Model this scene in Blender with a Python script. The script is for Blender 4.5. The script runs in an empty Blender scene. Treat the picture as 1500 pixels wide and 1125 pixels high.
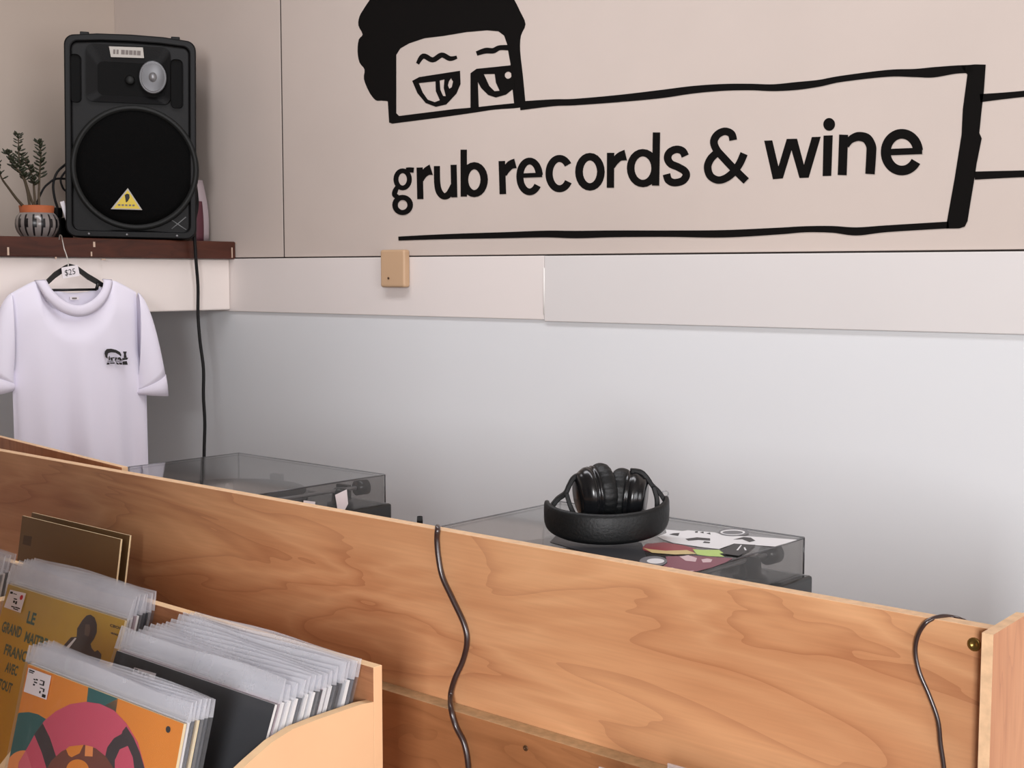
import bpy, bmesh, math, random
from mathutils import Vector, Matrix
from mathutils.geometry import tessellate_polygon
random.seed(7)
C = bpy.context.scene.collection
sc = bpy.context.scene
R_ = math.radians
# ------------------------------------------------------------------ camera
FPX, PITCH, CAMZ = 1905.0, math.atan2(163, 1905), 1.6
YAW = R_(37.176)
CF0 = Vector((-math.sin(YAW), math.cos(YAW), 0)); CR = Vector((math.cos(YAW), math.sin(YAW), 0))
CF = CF0 * math.cos(PITCH) - Vector((0, 0, math.sin(PITCH))); CU = CR.cross(CF)
EYE = Vector((0, 0, CAMZ))
def ray(px, py): return CF + CR * ((px - 750) / FPX) - CU * ((py - 562.5) / FPX)
def onplane(px, py, o, n):
    d = ray(px, py); return EYE + d * ((Vector(o) - EYE).dot(n) / d.dot(n))
def atY(px, py, y): return onplane(px, py, (0, y, 0), Vector((0, 1, 0)))
def atX(px, py, x): return onplane(px, py, (x, 0, 0), Vector((1, 0, 0)))
def atZ(px, py, z): return onplane(px, py, (0, 0, z), Vector((0, 0, 1)))
# furniture stands 3.8 degrees off the wall: (u, v, z) -> world
FA = R_(-3.8)
def FW(u, v, z=0.0): return Vector((math.cos(FA) * u - math.sin(FA) * v, math.sin(FA) * u + math.cos(FA) * v, z))
def toF(p): return Vector((math.cos(FA) * p.x + math.sin(FA) * p.y, -math.sin(FA) * p.x + math.cos(FA) * p.y, p.z))
FV = FW(0, 1, 0); FU = FW(1, 0, 0)

# ------------------------------------------------------------------ materials
MATS = {}
def lin(c): return tuple((x / 12.92 if x <= .04045 else ((x + .055) / 1.055) ** 2.4) for x in c)
def rgb(r, g, b): return lin((r / 255, g / 255, b / 255)) + (1,)
def newmat(name):
    m = bpy.data.materials.new(name); m.use_nodes = True
    nt = m.node_tree; b = nt.nodes['Principled BSDF']; MATS[name] = m
    return m, nt, b
def bump(nt, b, scale, strength, dist=.002, detail=4, vec=None):
    n = nt.nodes.new('ShaderNodeTexNoise'); n.inputs['Scale'].default_value = scale; n.inputs['Detail'].default_value = detail
    if vec: nt.links.new(vec, n.inputs['Vector'])
    bp = nt.nodes.new('ShaderNodeBump'); bp.inputs['Strength'].default_value = strength; bp.inputs['Distance'].default_value = dist
    nt.links.new(n.outputs['Fac'], bp.inputs['Height']); nt.links.new(bp.outputs['Normal'], b.inputs['Normal'])
def plain(name, col, rough=.6, metal=0, spec=.5, bscale=None, bstr=.2, var=0.0, vscale=6, coat=0):
    m, nt, b = newmat(name)
    b.inputs['Base Color'].default_value = col; b.inputs['Roughness'].default_value = rough
    b.inputs['Metallic'].default_value = metal; b.inputs['Specular IOR Level'].default_value = spec
    b.inputs['Coat Weight'].default_value = coat
    tc = nt.nodes.new('ShaderNodeTexCoord')
    if var:
        n = nt.nodes.new('ShaderNodeTexNoise'); n.inputs['Scale'].default_value = vscale; n.inputs['Detail'].default_value = 5
        nt.links.new(tc.outputs['Object'], n.inputs['Vector'])
        r = nt.nodes.new('ShaderNodeValToRGB')
        r.color_ramp.elements[0].position = .3; r.color_ramp.elements[1].position = .7
        r.color_ramp.elements[0].color = tuple(c * (1 - var) for c in col[:3]) + (1,)
        r.color_ramp.elements[1].color = tuple(min(1, c * (1 + var)) for c in col[:3]) + (1,)
        nt.links.new(n.outputs['Fac'], r.inputs['Fac']); nt.links.new(r.outputs['Color'], b.inputs['Base Color'])
    if bscale: bump(nt, b, bscale, bstr, vec=tc.outputs['Object'])
    return m
def wood(name, dark, mid, light, rot=0, scale=1.0, rough=.45, seed=0, st=(1.0, 1.0, 5.5), ring=.45):
    m, nt, b = newmat(name)
    tc = nt.nodes.new('ShaderNodeTexCoord'); mp = nt.nodes.new('ShaderNodeMapping')
    mp.inputs['Location'].default_value = (seed * 3.1, seed * 1.7, seed)
    mp.inputs['Rotation'].default_value = (0, rot, 0)
    mp.inputs['Scale'].default_value = (st[0] * scale, st[1] * scale, st[2] * scale)
    nt.links.new(tc.outputs['Object'], mp.inputs['Vector'])
    n0 = nt.nodes.new('ShaderNodeTexNoise'); n0.inputs['Scale'].default_value = 1.7; n0.inputs['Detail'].default_value = 3; n0.inputs['Distortion'].default_value = .6
    nt.links.new(mp.outputs['Vector'], n0.inputs['Vector'])
    # growth rings: fractional part of the noise field
    mu = nt.nodes.new('ShaderNodeMath'); mu.operation = 'MULTIPLY'; mu.inputs[1].default_value = 6.5
    nt.links.new(n0.outputs['Fac'], mu.inputs[0])
    fr = nt.nodes.new('ShaderNodeMath'); fr.operation = 'FRACT'; nt.links.new(mu.outputs[0], fr.inputs[0])
    r1 = nt.nodes.new('ShaderNodeValToRGB'); e = r1.color_ramp.elements
    e[0].position = 0; e[0].color = dark; e[1].position = 1; e[1].color = mid
    for p, c in ((.16, mid), (.5, light), (.8, mid)):
        q = e.new(p); q.color = c
    nt.links.new(fr.outputs[0], r1.inputs['Fac'])
    n1 = nt.nodes.new('ShaderNodeTexNoise'); n1.inputs['Scale'].default_value = 2.2; n1.inputs['Detail'].default_value = 4
    nt.links.new(mp.outputs['Vector'], n1.inputs['Vector'])
    r2 = nt.nodes.new('ShaderNodeValToRGB'); r2.color_ramp.elements[0].position = .35; r2.color_ramp.elements[1].position = .65
    r2.color_ramp.elements[0].color = tuple(.45 * a + .55 * b_ for a, b_ in zip(dark, mid)); r2.color_ramp.elements[1].color = light
    nt.links.new(n1.outputs['Fac'], r2.inputs['Fac'])
    mx = nt.nodes.new('ShaderNodeMix'); mx.data_type = 'RGBA'; mx.inputs[0].default_value = ring
    nt.links.new(r2.outputs['Color'], mx.inputs[6]); nt.links.new(r1.outputs['Color'], mx.inputs[7])
    # fine fibres
    mp2 = nt.nodes.new('ShaderNodeMapping'); mp2.inputs['Scale'].default_value = tuple(9 * scale if q < 2 else 260 * scale for q in st); mp2.inputs['Rotation'].default_value = (0, rot, 0)
    nt.links.new(tc.outputs['Object'], mp2.inputs['Vector'])
    n2 = nt.nodes.new('ShaderNodeTexNoise'); n2.inputs['Scale'].default_value = 1; n2.inputs['Detail'].default_value = 3
    nt.links.new(mp2.outputs['Vector'], n2.inputs['Vector'])
    r3 = nt.nodes.new('ShaderNodeValToRGB'); r3.color_ramp.elements[0].color = (.86, .84, .82, 1); r3.color_ramp.elements[1].color = (1.06, 1.06, 1.06, 1)
    nt.links.new(n2.outputs['Fac'], r3.inputs['Fac'])
    m2 = nt.nodes.new('ShaderNodeMix'); m2.data_type = 'RGBA'; m2.blend_type = 'MULTIPLY'; m2.inputs[0].default_value = 1
    nt.links.new(mx.outputs[2], m2.inputs[6]); nt.links.new(r3.outputs['Color'], m2.inputs[7])
    nt.links.new(m2.outputs[2], b.inputs['Base Color'])
    b.inputs['Roughness'].default_value = rough
    return m
def sheet(name, tint, alpha, rough=.08, haze=(.8, .82, .86, 1), hz=.1, wrinkle=0, gloss=1.0):
    """clear plastic / smoked acrylic: mostly transparent film with a glossy face and a little haze"""
    m = bpy.data.materials.new(name); m.use_nodes = True; MATS[name] = m
    nt = m.node_tree; nt.nodes.clear()
    out = nt.nodes.new('ShaderNodeOutputMaterial')
    tr = nt.nodes.new('ShaderNodeBsdfTransparent'); tr.inputs[0].default_value = tint
    df = nt.nodes.new('ShaderNodeBsdfDiffuse'); df.inputs[0].default_value = haze
    gl = nt.nodes.new('ShaderNodeBsdfGlossy'); gl.inputs['Roughness'].default_value = rough; gl.inputs[0].default_value = (gloss, gloss, gloss, 1)
    m1 = nt.nodes.new('ShaderNodeMixShader'); m1.inputs[0].default_value = hz
    nt.links.new(tr.outputs[0], m1.inputs[1]); nt.links.new(df.outputs[0], m1.inputs[2])
    fz = nt.nodes.new('ShaderNodeLayerWeight'); fz.inputs[0].default_value = .5
    pw = nt.nodes.new('ShaderNodeMath'); pw.operation = 'POWER'; pw.inputs[1].default_value = 5
    ma = nt.nodes.new('ShaderNodeMath'); ma.operation = 'MULTIPLY_ADD'; ma.inputs[1].default_value = .7; ma.inputs[2].default_value = .03
    nt.links.new(fz.outputs['Facing'], pw.inputs[0]); nt.links.new(pw.outputs[0], ma.inputs[0])
    m2 = nt.nodes.new('ShaderNodeMixShader')
    nt.links.new(ma.outputs[0], m2.inputs[0]); nt.links.new(m1.outputs[0], m2.inputs[1]); nt.links.new(gl.outputs[0], m2.inputs[2])
    nt.links.new(m2.outputs[0], out.inputs[0])
    if wrinkle:
        tc = nt.nodes.new('ShaderNodeTexCoord'); n = nt.nodes.new('ShaderNodeTexNoise'); n.inputs['Scale'].default_value = wrinkle
        nt.links.new(tc.outputs['Object'], n.inputs['Vector'])
        bp = nt.nodes.new('ShaderNodeBump'); bp.inputs['Strength'].default_value = .5; bp.inputs['Distance'].default_value = .004
        nt.links.new(n.outputs['Fac'], bp.inputs['Height'])
        for q in (gl, fz): nt.links.new(bp.outputs['Normal'], q.inputs['Normal'])
    return m

M = MATS
plain('upper_paint_dimmed', rgb(199, 186, 177), .75, bscale=35, bstr=.08, var=.05, vscale=1.6)  # beige sheet paint, darkened to include the weaker light high on the wall
plain('frieze_paint', rgb(226, 218, 214), .6, bscale=30, bstr=.06, var=.015, vscale=2)
plain('frieze_paint_grey', rgb(215, 211, 209), .6, bscale=30, bstr=.06, var=.015, vscale=2)
plain('lower_paint', rgb(220, 222, 224), .65, bscale=25, bstr=.08, var=.015, vscale=1.5)
plain('left_paint', rgb(200, 185, 172), .7, bscale=30, bstr=.06, var=.02, vscale=1.5)
plain('seam', rgb(70, 62, 58), .9)
plain('caulk', rgb(235, 232, 228), .6)
plain('mural_black', rgb(16, 14, 13), .9, spec=.1)
plain('box_white', rgb(249, 239, 233), .5, bscale=20, bstr=.05)
wood('shelf_wood', rgb(38, 16, 10), rgb(68, 33, 22), rgb(88, 44, 30), rot=R_(90), scale=1.2, rough=.4, seed=3)
plain('shelf_chip', rgb(205, 180, 160), .8)
wood('ply_face', rgb(166, 104, 68), rgb(204, 146, 102), rgb(228, 176, 130), scale=1.0, seed=1, st=(.8, 1, 4.2))
wood('ply_lower', rgb(138, 90, 56), rgb(164, 112, 72), rgb(180, 126, 84), scale=1.1, seed=5)
wood('ply_end', rgb(172, 108, 70), rgb(200, 136, 92), rgb(212, 150, 106), scale=1.6, seed=9, st=(6, 6, .8))
plain('ply_edge', rgb(228, 190, 150), .7, var=.12, vscale=80)
plain('ply_edge_dark', rgb(200, 170, 130), .7, var=.15, vscale=90)
plain('mdf', rgb(238, 190, 146), .65, bscale=120, bstr=.08, var=.03, vscale=12)
wood('bin_inner', rgb(150, 96, 66), rgb(176, 122, 86), rgb(188, 134, 96), scale=1.5, seed=2)
plain('mdf_edge', rgb(232, 196, 152), .75, var=.05, vscale=60)
plain('black_plastic', rgb(9, 9, 10), .5, spec=.22, bscale=300, bstr=.15)
plain('grille_black', rgb(7, 7, 7), .85, spec=.1, bscale=700, bstr=.5)
plain('deep_black', rgb(8, 8, 8), .8, spec=.2)
plain('dark_ring', rgb(24, 25, 24), .5, spec=.25)
plain('scuff', rgb(120, 122, 122), .6)
plain('silver', rgb(140, 140, 142), .45, metal=.6)
plain('silver_ring', rgb(96, 96, 98), .4, metal=.6)
plain('plate_grey', rgb(176, 170, 162), .5)
plain('ink', rgb(35, 33, 34), .7)
plain('ink_soft', rgb(120, 112, 108), .8)
plain('yellow_badge', rgb(214, 186, 30), .45)
plain('cloth', rgb(242, 238, 252), .9, bscale=900, bstr=.12)
plain('cloth_rib', rgb(236, 231, 245), .9, bscale=1200, bstr=.25)
plain('hanger_black', rgb(14, 13, 13), .35)
plain('wire', rgb(190, 186, 180), .3, metal=.9)
plain('card_white', rgb(236, 230, 234), .6)
plain('cable', rgb(15, 13, 14), .6, spec=.3)
plain('cable_brown', rgb(52, 36, 34), .28, spec=.9)
plain('beige_plastic', rgb(198, 164, 130), .5)
plain('terracotta', rgb(172, 92, 52), .75, var=.08, vscale=40)
plain('pot_glaze', rgb(132, 125, 122), .25, coat=.4)
plain('pot_stripe', rgb(24, 22, 24), .3)
plain('leaf', rgb(50, 54, 38), .5, var=.25, vscale=60)
plain('stem', rgb(74, 62, 46), .8)
plain('soil', rgb(40, 28, 20), .95)
plain('leaflet', rgb(205, 190, 196), .6); plain('leaflet_dark', rgb(110, 60, 72), .6); plain('leaflet_blue', rgb(150, 150, 160), .6)
plain('deck_black', rgb(24, 26, 26), .25, spec=.5)
plain('rubber', rgb(14, 14, 14), .8)
plain('vinyl', rgb(12, 12, 12), .3)
plain('leather', rgb(12, 14, 15), .5, spec=.35, bscale=250, bstr=.25)
plain('gloss_black', rgb(18, 19, 21), .22)
plain('brass', rgb(150, 122, 66), .35, metal=.9)
plain('screw_dark', rgb(92, 66, 44), .5, metal=.5)
plain('gold_card', rgb(134, 104, 66), .5, metal=.25, var=.03)
plain('gold_dark', rgb(96, 72, 40), .5)
plain('cream_edge', rgb(232, 212, 170), .8)
plain('orange_ink', rgb(240, 146, 44), .5); plain('teal_ink', rgb(44, 104, 102), .5); plain('pink_ink', rgb(218, 86, 112), .5)
plain('charcoal_ink', rgb(62, 52, 54), .5); plain('brown_ink', rgb(124, 66, 50), .5); plain('salmon_ink', rgb(250, 158, 88), .5)
plain('rose_ink', rgb(230, 112, 128), .5)
plain('yellow_ink', rgb(206, 164, 40), .5, var=.1, vscale=9); plain('green_ink', rgb(58, 100, 78), .5); plain('figure_ink', rgb(62, 44, 36), .6)
plain('figure_light', rgb(110, 84, 70), .6)
plain('black_card', rgb(38, 40, 44), .4); plain('white_card', rgb(226, 224, 222), .5); plain('grey_card', rgb(128, 126, 128), .5)
plain('navy_card', rgb(34, 44, 58), .45); plain('rose_card', rgb(206, 180, 184), .5); plain('tan_card', rgb(206, 176, 128), .6)
plain('red_dot', rgb(200, 30, 50), .5)
plain('sticker_white', rgb(226, 226, 228), .45); plain('sticker_black', rgb(30, 31, 35), .45); plain('sticker_red', rgb(140, 42, 52), .45)
plain('sticker_gold', rgb(200, 176, 120), .45); plain('sticker_green', rgb(178, 206, 112), .45); plain('sticker_maroon', rgb(126, 66, 82), .45)
plain('sticker_grey', rgb(112, 112, 116), .5)
plain('shop_paint', rgb(120, 108, 98), .8)
plain('blocker_brown', rgb(92, 64, 46), .7)
plain('floor_mat', rgb(88, 74, 62), .6, var=.1, vscale=4)
plain('ceiling_paint', rgb(168, 156, 146), .8)
plain('frame_white', rgb(230, 228, 224), .5)
sheet('acrylic', (.84, .835, .83, 1), .5, rough=.05, haze=(.3, .3, .3, 1), hz=.06, gloss=.8)
sheet('acrylic_edge', (.25, .25, .26, 1), .5, rough=.1, haze=(.12, .12, .13, 1), hz=.5)
sheet('poly', (.97, .975, .985, 1), .9, rough=.12, haze=(.9, .92, .97, 1), hz=.04, wrinkle=18)
sheet('poly_flap', (.95, .955, .965, 1), .9, rough=.2, haze=(.93, .94, .99, 1), hz=.26, wrinkle=24)

# ------------------------------------------------------------------ mesh builder
class MB:
    def __init__(s): s.v = []; s.f = []; s.m = []; s.mats = []; s.sm = []
    def mi(s, mat):
        if mat not in s.mats: s.mats.append(mat)
        return s.mats.index(mat)
    def add(s, vs, fs, mat, smooth=False):
        b = len(s.v); s.v += [Vector(p) for p in vs]; k = s.mi(mat)
        for f in fs: s.f.append([b + i for i in f]); s.m.append(k); s.sm.append(smooth)
        return s
    def box(s, a, b, mat, xf=None):
        x0, y0, z0 = a; x1, y1, z1 = b
        vs = [Vector(p) for p in ((x0,y0,z0),(x1,y0,z0),(x1,y1,z0),(x0,y1,z0),(x0,y0,z1),(x1,y0,z1),(x1,y1,z1),(x0,y1,z1))]
        if xf: vs = [xf(p) for p in vs]
        mats = mat if isinstance(mat, dict) else {}
        base = mat if isinstance(mat, str) else mat['']
        for key, f in (('-z',(0,3,2,1)),('+z',(4,5,6,7)),('-y',(0,1,5,4)),('+y',(2,3,7,6)),('-x',(0,4,7,3)),('+x',(1,2,6,5))):
            s.add([vs[i] for i in f], [(0,1,2,3)], mats.get(key, base))
        return s
    def poly(s, outer, d, mat, holes=(), back=None, side=None):
        """prism: polygon (with holes) given as 3-D points, extruded by vector d"""
        loops = [list(map(Vector, outer))] + [list(map(Vector, h)) for h in holes]
        tris = tessellate_polygon(loops); flat = [p for l in loops for p in l]; n = len(flat)
        d = Vector(d)
        s.add(flat, [tuple(t) for t in tris], mat)
        s.add([p + d for p in flat], [tuple(reversed(t)) for t in tris], back or mat)
        o = 0
        for l in loops:
            k = len(l)
            s.add(l + [p + d for p in l], [(i, (i+1) % k, k + (i+1) % k, k + i) for i in range(k)], side or mat)
        return s
    def tube(s, pts, r, mat, n=8, cap=True, flat=None):
        pts = [Vector(p) for p in pts]; rs = r if isinstance(r, (list, tuple)) else [r] * len(pts)
        vs = []; prev = None
        for i, p in enumerate(pts):
            t = (pts[min(i+1, len(pts)-1)] - pts[max(i-1, 0)]).normalized()
            if prev is None:
                a = Vector((0,0,1)) if abs(t.z) < .9 else Vector((1,0,0)); prev = t.cross(a).normalized()
            nx = (prev - t * prev.dot(t)).normalized(); prev = nx; ny = t.cross(nx)
            for k in range(n):
                q = 2 * math.pi * k / n; vs.append(p + nx * math.cos(q) * rs[i] + ny * math.sin(q) * rs[i])
        fs = [(i*n + k, i*n + (k+1) % n, (i+1)*n + (k+1) % n, (i+1)*n + k) for i in range(len(pts)-1) for k in range(n)]
        if cap: fs += [tuple(range(n-1, -1, -1)), tuple((len(pts)-1)*n + k for k in range(n))]
        return s.add(vs, fs, mat, True)
    def lathe(s, prof, mat, n=32, xf=None, smooth=True):
        """profile (r, h) about local z; xf maps points"""
        vs = []
        for r, h in prof:
            for k in range(n):
                q = 2 * math.pi * k / n; vs.append(Vector((r * math.cos(q), r * math.sin(q), h)))
        if xf: vs = [xf(p) for p in vs]
        fs = [(i*n + k, i*n + (k+1) % n, (i+1)*n + (k+1) % n, (i+1)*n + k) for i in range(len(prof)-1) for k in range(n)]
        if prof[0][0] > 1e-5: fs.append(tuple(range(n-1, -1, -1)))
        if prof[-1][0] > 1e-5: fs.append(tuple((len(prof)-1)*n + k for k in range(n)))
        return s.add(vs, fs, mat, smooth)
    def grid(s, rows, mat, closed=False, smooth=True):
        n = len(rows[0]); vs = [p for r in rows for p in r]
        fs = [(i*n + k, i*n + (k+1) % n, (i+1)*n + (k+1) % n, (i+1)*n + k) for i in range(len(rows)-1) for k in range(n if closed else n-1)]
        return s.add(vs, fs, mat, smooth)
    def build(s, name, parent=None, bevel=0, loc=None, rotz=0, recalc=True, seg=2, solid=0):
        me = bpy.data.meshes.new(name); me.from_pydata([tuple(p) for p in s.v], [], s.f)
        for mt in s.mats: me.materials.append(MATS[mt])
        for p, k, q in zip(me.polygons, s.m, s.sm): p.material_index = k; p.use_smooth = q
        bm = bmesh.new(); bm.from_mesh(me); bmesh.ops.remove_doubles(bm, verts=bm.verts, dist=1e-6)
        if recalc: bmesh.ops.recalc_face_normals(bm, faces=bm.faces)
        bm.to_mesh(me); bm.free()
        o = bpy.data.objects.new(name, me); C.objects.link(o)
        if parent: o.parent = parent
        if loc is not None: o.location = loc
        o.rotation_euler[2] = rotz
        if bevel:
            md = o.modifiers.new('bevel', 'BEVEL'); md.width = bevel; md.segments = seg; md.limit_method = 'ANGLE'; md.angle_limit = R_(40)
        if solid:
            md = o.modifiers.new('solid', 'SOLIDIFY'); md.thickness = solid; md.offset = 0
        return o

def spl(pts, k=6, closed=False):
    """Catmull-Rom through points"""
    pts = [Vector(p) for p in pts]; n = len(pts); out = []
    rng = range(n if closed else n - 1)
    for i in rng:
        if closed: p0, p1, p2, p3 = pts[(i-1) % n], pts[i], pts[(i+1) % n], pts[(i+2) % n]
        else: p0, p1, p2, p3 = pts[max(i-1,0)], pts[i], pts[i+1], pts[min(i+2,n-1)]
        for j in range(k):
            t = j / k
            out.append(.5 * ((2*p1) + (p2-p0)*t + (2*p0-5*p1+4*p2-p3)*t*t + (3*p1-p0-3*p2+p3)*t**3))
    if not closed: out.append(pts[-1])
    return out
def v2(x, y): return Vector((x, y, 0))
def ribbon(pts, w, k=6, smooth=True, closed=False):
    """2-D stroke -> list of quads; w scalar or per-point list"""
    n0 = len(pts); ws = w if isinstance(w, (list, tuple)) else [w] * n0
    P = [Vector((p[0], p[1], ws[i])) for i, p in enumerate(pts)]
    if smooth: P = spl(P, k, closed)
    n = len(P); L = []; Rr = []
    for i in range(n):
        if closed: a, b = P[(i-1) % n], P[(i+1) % n]
        else: a, b = P[max(i-1,0)], P[min(i+1,n-1)]
        t = Vector((b.x - a.x, b.y - a.y)); t.normalize(); h = P[i].z / 2
        L.append((P[i].x - t.y*h, P[i].y + t.x*h)); Rr.append((P[i].x + t.y*h, P[i].y - t.x*h))
    return L, Rr, closed

def tag(o, label=None, cat=None, group=None, kind=None):
    if label: o['label'] = label
    if cat: o['category'] = cat
    if group: o['group'] = group
    if kind: o['kind'] = kind
    return o
def empty(name, loc=(0,0,0), rotz=0, label=None, cat=None, group=None, kind=None):
    o = bpy.data.objects.new(name, None); C.objects.link(o); o.location = loc; o.rotation_euler[2] = rotz
    o.empty_display_size = .05
    return tag(o, label, cat, group, kind)
def text_polys(body, size, font_w=0.0):
    """triangles of a text (built-in font) in 2-D, left aligned at 0"""
    cu = bpy.data.curves.new('t', 'FONT'); cu.body = body; cu.size = size; cu.offset = font_w; cu.resolution_u = 2
    ob = bpy.data.objects.new('t', cu); C.objects.link(ob); bpy.context.view_layer.update()
    me = bpy.data.meshes.new_from_object(ob.evaluated_get(bpy.context.evaluated_depsgraph_get()))
    vs = [Vector(v.co) for v in me.vertices]; fs = [tuple(p.vertices) for p in me.polygons]
    bpy.data.objects.remove(ob); bpy.data.curves.remove(cu); bpy.data.meshes.remove(me)
    return vs, fs

# ================================================================== ROOM
CX = -3.56       # left wall
WY = 2.60        # mural wall face
def S(mb, name, **k): return tag(mb.build(name, **k), kind='structure')
S(MB().box((CX-.1, -3.1, -.05), (2.6, WY+.1, 0), 'floor_mat'), 'floor')
S(MB().box((CX-.1, -3.1, 2.9), (2.6, WY+.1, 2.98), 'ceiling_paint'), 'ceiling')
S(MB().box((CX-.1, -3.0, 0), (CX, WY+.1, 1.49), 'lower_paint').box((CX-.1, -3.0, 1.49), (CX, WY+.1, 2.9), 'left_paint'), 'wall_left')
# mural wall: plaster below, sheets and a frieze board above
S(MB().box((CX, WY, 0), (2.5, WY+.1, 1.49), 'lower_paint').box((CX, WY+.016, 1.49), (2.5, WY+.1, 2.9), 'seam'), 'wall_back')
ZF0, ZF1 = 1.485, 1.642
S(MB().box((CX, WY, ZF1+.003), (-2.7975, WY+.015, 2.9), 'upper_paint_dimmed'), 'trim_1', bevel=.0015)
S(MB().box((-2.793, WY, ZF1+.003), (2.5, WY+.015, 2.9), 'upper_paint_dimmed'), 'trim_2', bevel=.0015)
S(MB().box((-2.7974, WY+.0008, ZF1+.003), (-2.7931, WY+.014, 2.9), 'seam'), 'trim_6')
S(MB().box((CX, WY-.007, ZF0), (-1.868, WY+.015, ZF1-.0005), 'frieze_paint'), 'trim_3', bevel=.002)
S(MB().box((-1.866, WY-.009, ZF0-.004), (2.5, WY+.015, ZF1-.001), 'frieze_paint_grey'), 'trim_4', bevel=.002)
S(MB().tube([(-1.867, WY-.0075, ZF0+.012), (-1.8668, WY-.0085, 1.56), (-1.867, WY-.008, ZF1-.03)], .0022, 'caulk', 6), 'trim_5')
# right wall with a wide shop window, front wall with window, seen by nobody but lighting the room
def wall_hole(name, mat, axis, pos, t, a0, a1, w0, w1, h0, h1):
    mb = MB()
    def bx(p, q, r, s_):
        if axis == 'x': mb.box((pos, p, r), (pos+t, q, s_), mat)
        else: mb.box((p, pos, r), (q, pos+t, s_), mat)
    bx(a0, w0, 0, 2.9); bx(w1, a1, 0, 2.9); bx(w0, w1, 0, h0); bx(w0, w1, h1, 2.9)
    S(mb, name)
wall_hole('wall_right', 'shop_paint', 'x', 2.5, .1, -3.0, WY+.1, -.8, 1.2, .9, 2.3)
wall_hole('wall_front', 'shop_paint', 'y', -3.1, .1, CX, 2.5, 1.2, 2.3, 1.3, 2.75)
def win(name, axis, pos, a0, a1, h0, h1):
    mb = MB(); w = .05
    for p, q, r, s_ in ((a0, a0+w, h0, h1), (a1-w, a1, h0, h1), (a0, a1, h0, h0+w), (a0, a1, h1-w, h1), ((a0+a1)/2-w/2, (a0+a1)/2+w/2, h0, h1)):
        if axis == 'x': mb.box((pos, p, r), (pos+.05, q, s_), 'frame_white')
        else: mb.box((p, pos, r), (q, pos+.05, s_), 'frame_white')
    S(mb, name)
win('window_1', 'x', 2.53, -.8, 1.2, .9, 2.3)
win('window_2', 'y', -3.07, 1.2, 2.3, 1.3, 2.75)
# invented wall out of view, added to shade the partition's left end
S(MB().box((CX, -.40, 0), (-.40, -.30, 1.78), 'blocker_brown'), 'wall_shade_blocker')

# ================================================================== MURAL
mural = empty('wall_mural', (-1.7, WY, 1.9), 0, 'black painted mural of a face peeking over a long lettered box on the upper wall', 'mural')
MO = Vector(mural.location); MD = (0, -.0008, 0); DEPTH = [0.0]
def mp(x, y): return atY(x, y, WY - .0002) - MO
SC = 9.375
def strokes(mb, off, sc_, items, mat='mural_black'):
    for it in items:
        pts, w = it[0], it[1]; kw = it[2] if len(it) > 2 else {}
        P = [(off[0] + p[0] / sc_, off[1] + p[1] / sc_) for p in pts]
        WF = 1.06 if sc_ == SC else 1.0
        W = [x * WF / sc_ for x in w] if isinstance(w, (list, tuple)) else w * WF / sc_
        L, Rr, cl = ribbon(P, W, **kw); n = len(L)
        fr = [mp(*p) for p in L] + [mp(*p) for p in Rr]
        idx = range(n if cl else n - 1)
        D = Vector((0, MD[1] - DEPTH[0], 0))
        mb.add([p + D for p in fr], [(i, (i+1) % n, n + (i+1) % n, n + i) for i in idx], mat)
        for a in (0, n):
            mb.add([p for p in fr[a:a+n]] + [p + D for p in fr[a:a+n]], [(i, (i+1) % n, n + (i+1) % n, n + i) for i in idx], mat)
def shape(mb, off, sc_, pts, holes=(), k=0, mat='mural_black'):
    def cv(l, kk):
        l = [v2(*p) for p in l]
        if kk: l = spl(l, kk, True)
        return [mp(off[0] + p.x / sc_, off[1] + p.y / sc_) for p in l]
    mb.poly(cv(pts, k), (0, MD[1] - DEPTH[0], 0), mat, [cv(h, hk) for h, hk in holes])
def ell(cx, cy, rx, ry, a0=0, a1=360, n=24):
    return [(cx + rx * math.cos(R_(a0 + (a1-a0)*i/n)), cy - ry * math.sin(R_(a0 + (a1-a0)*i/n))) for i in range(n + (0 if abs(a1-a0) == 360 else 1))]
EL = dict(smooth=False, closed=True); EA = dict(smooth=False)
Z1, Z2, Z3, Z4, Z5, Z6 = (565,200), (715,190), (860,170), (1015,170), (1110,160), (1220,160)
SC = 9.375
def letter(*parts, name='painted_letter'):
    mb = MB()
    for kind, off, dat in parts:
        if kind == 's' and len(dat) > 1:
            for it in dat: DEPTH[0] += .00035; strokes(mb, off, SC, [it])
            DEPTH[0] = 0; continue
        if kind == 's': strokes(mb, off, SC, dat)
        else: shape(mb, off, SC, dat)
    o = mb.build(name, mural, recalc=False)
    return o
letter(('s', Z1, [(ell(235,588,92,118), 62, EL), ([(285,462),(335,458),(390,462)], 66), ([(165,690),(135,745),(125,800),(170,832)], [50,62,60,60]), (ell(236,940,104,104), 66, EL)]))
letter(('s', Z1, [([(468,425),(478,860)], 78, dict(smooth=False)), ([(490,600),(520,530),(570,478),(630,455)], [60,85,110,140])]))
letter(('s', Z1, [([(705,405),(710,640),(738,760),(800,820),(870,790),(930,660)], [75,78,84,84,84,60]), ([(935,388),(945,835)], 75, dict(smooth=False))]))
letter(('s', Z1, [([(1073,180),(1075,825)], 80, dict(smooth=False)), (ell(1220,592,135,192), 92, EL)]))
letter(('s', Z2, [([(190,430),(205,885)], 82, dict(smooth=False)), ([(225,620),(255,550),(310,485),(380,462)], [60,90,110,125])]))
letter(('s', Z2, [(ell(572,642,134,212, 5, 325, 40), 88, EA), ([(470,630),(747,620)], 58, EA)]))
letter(('s', Z2, [(ell(982,603,143,208, 35, 328, 40), 92, EA)]))
letter(('s', Z2, [(ell(1400,578,150,208), 98, EL)]))
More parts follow.
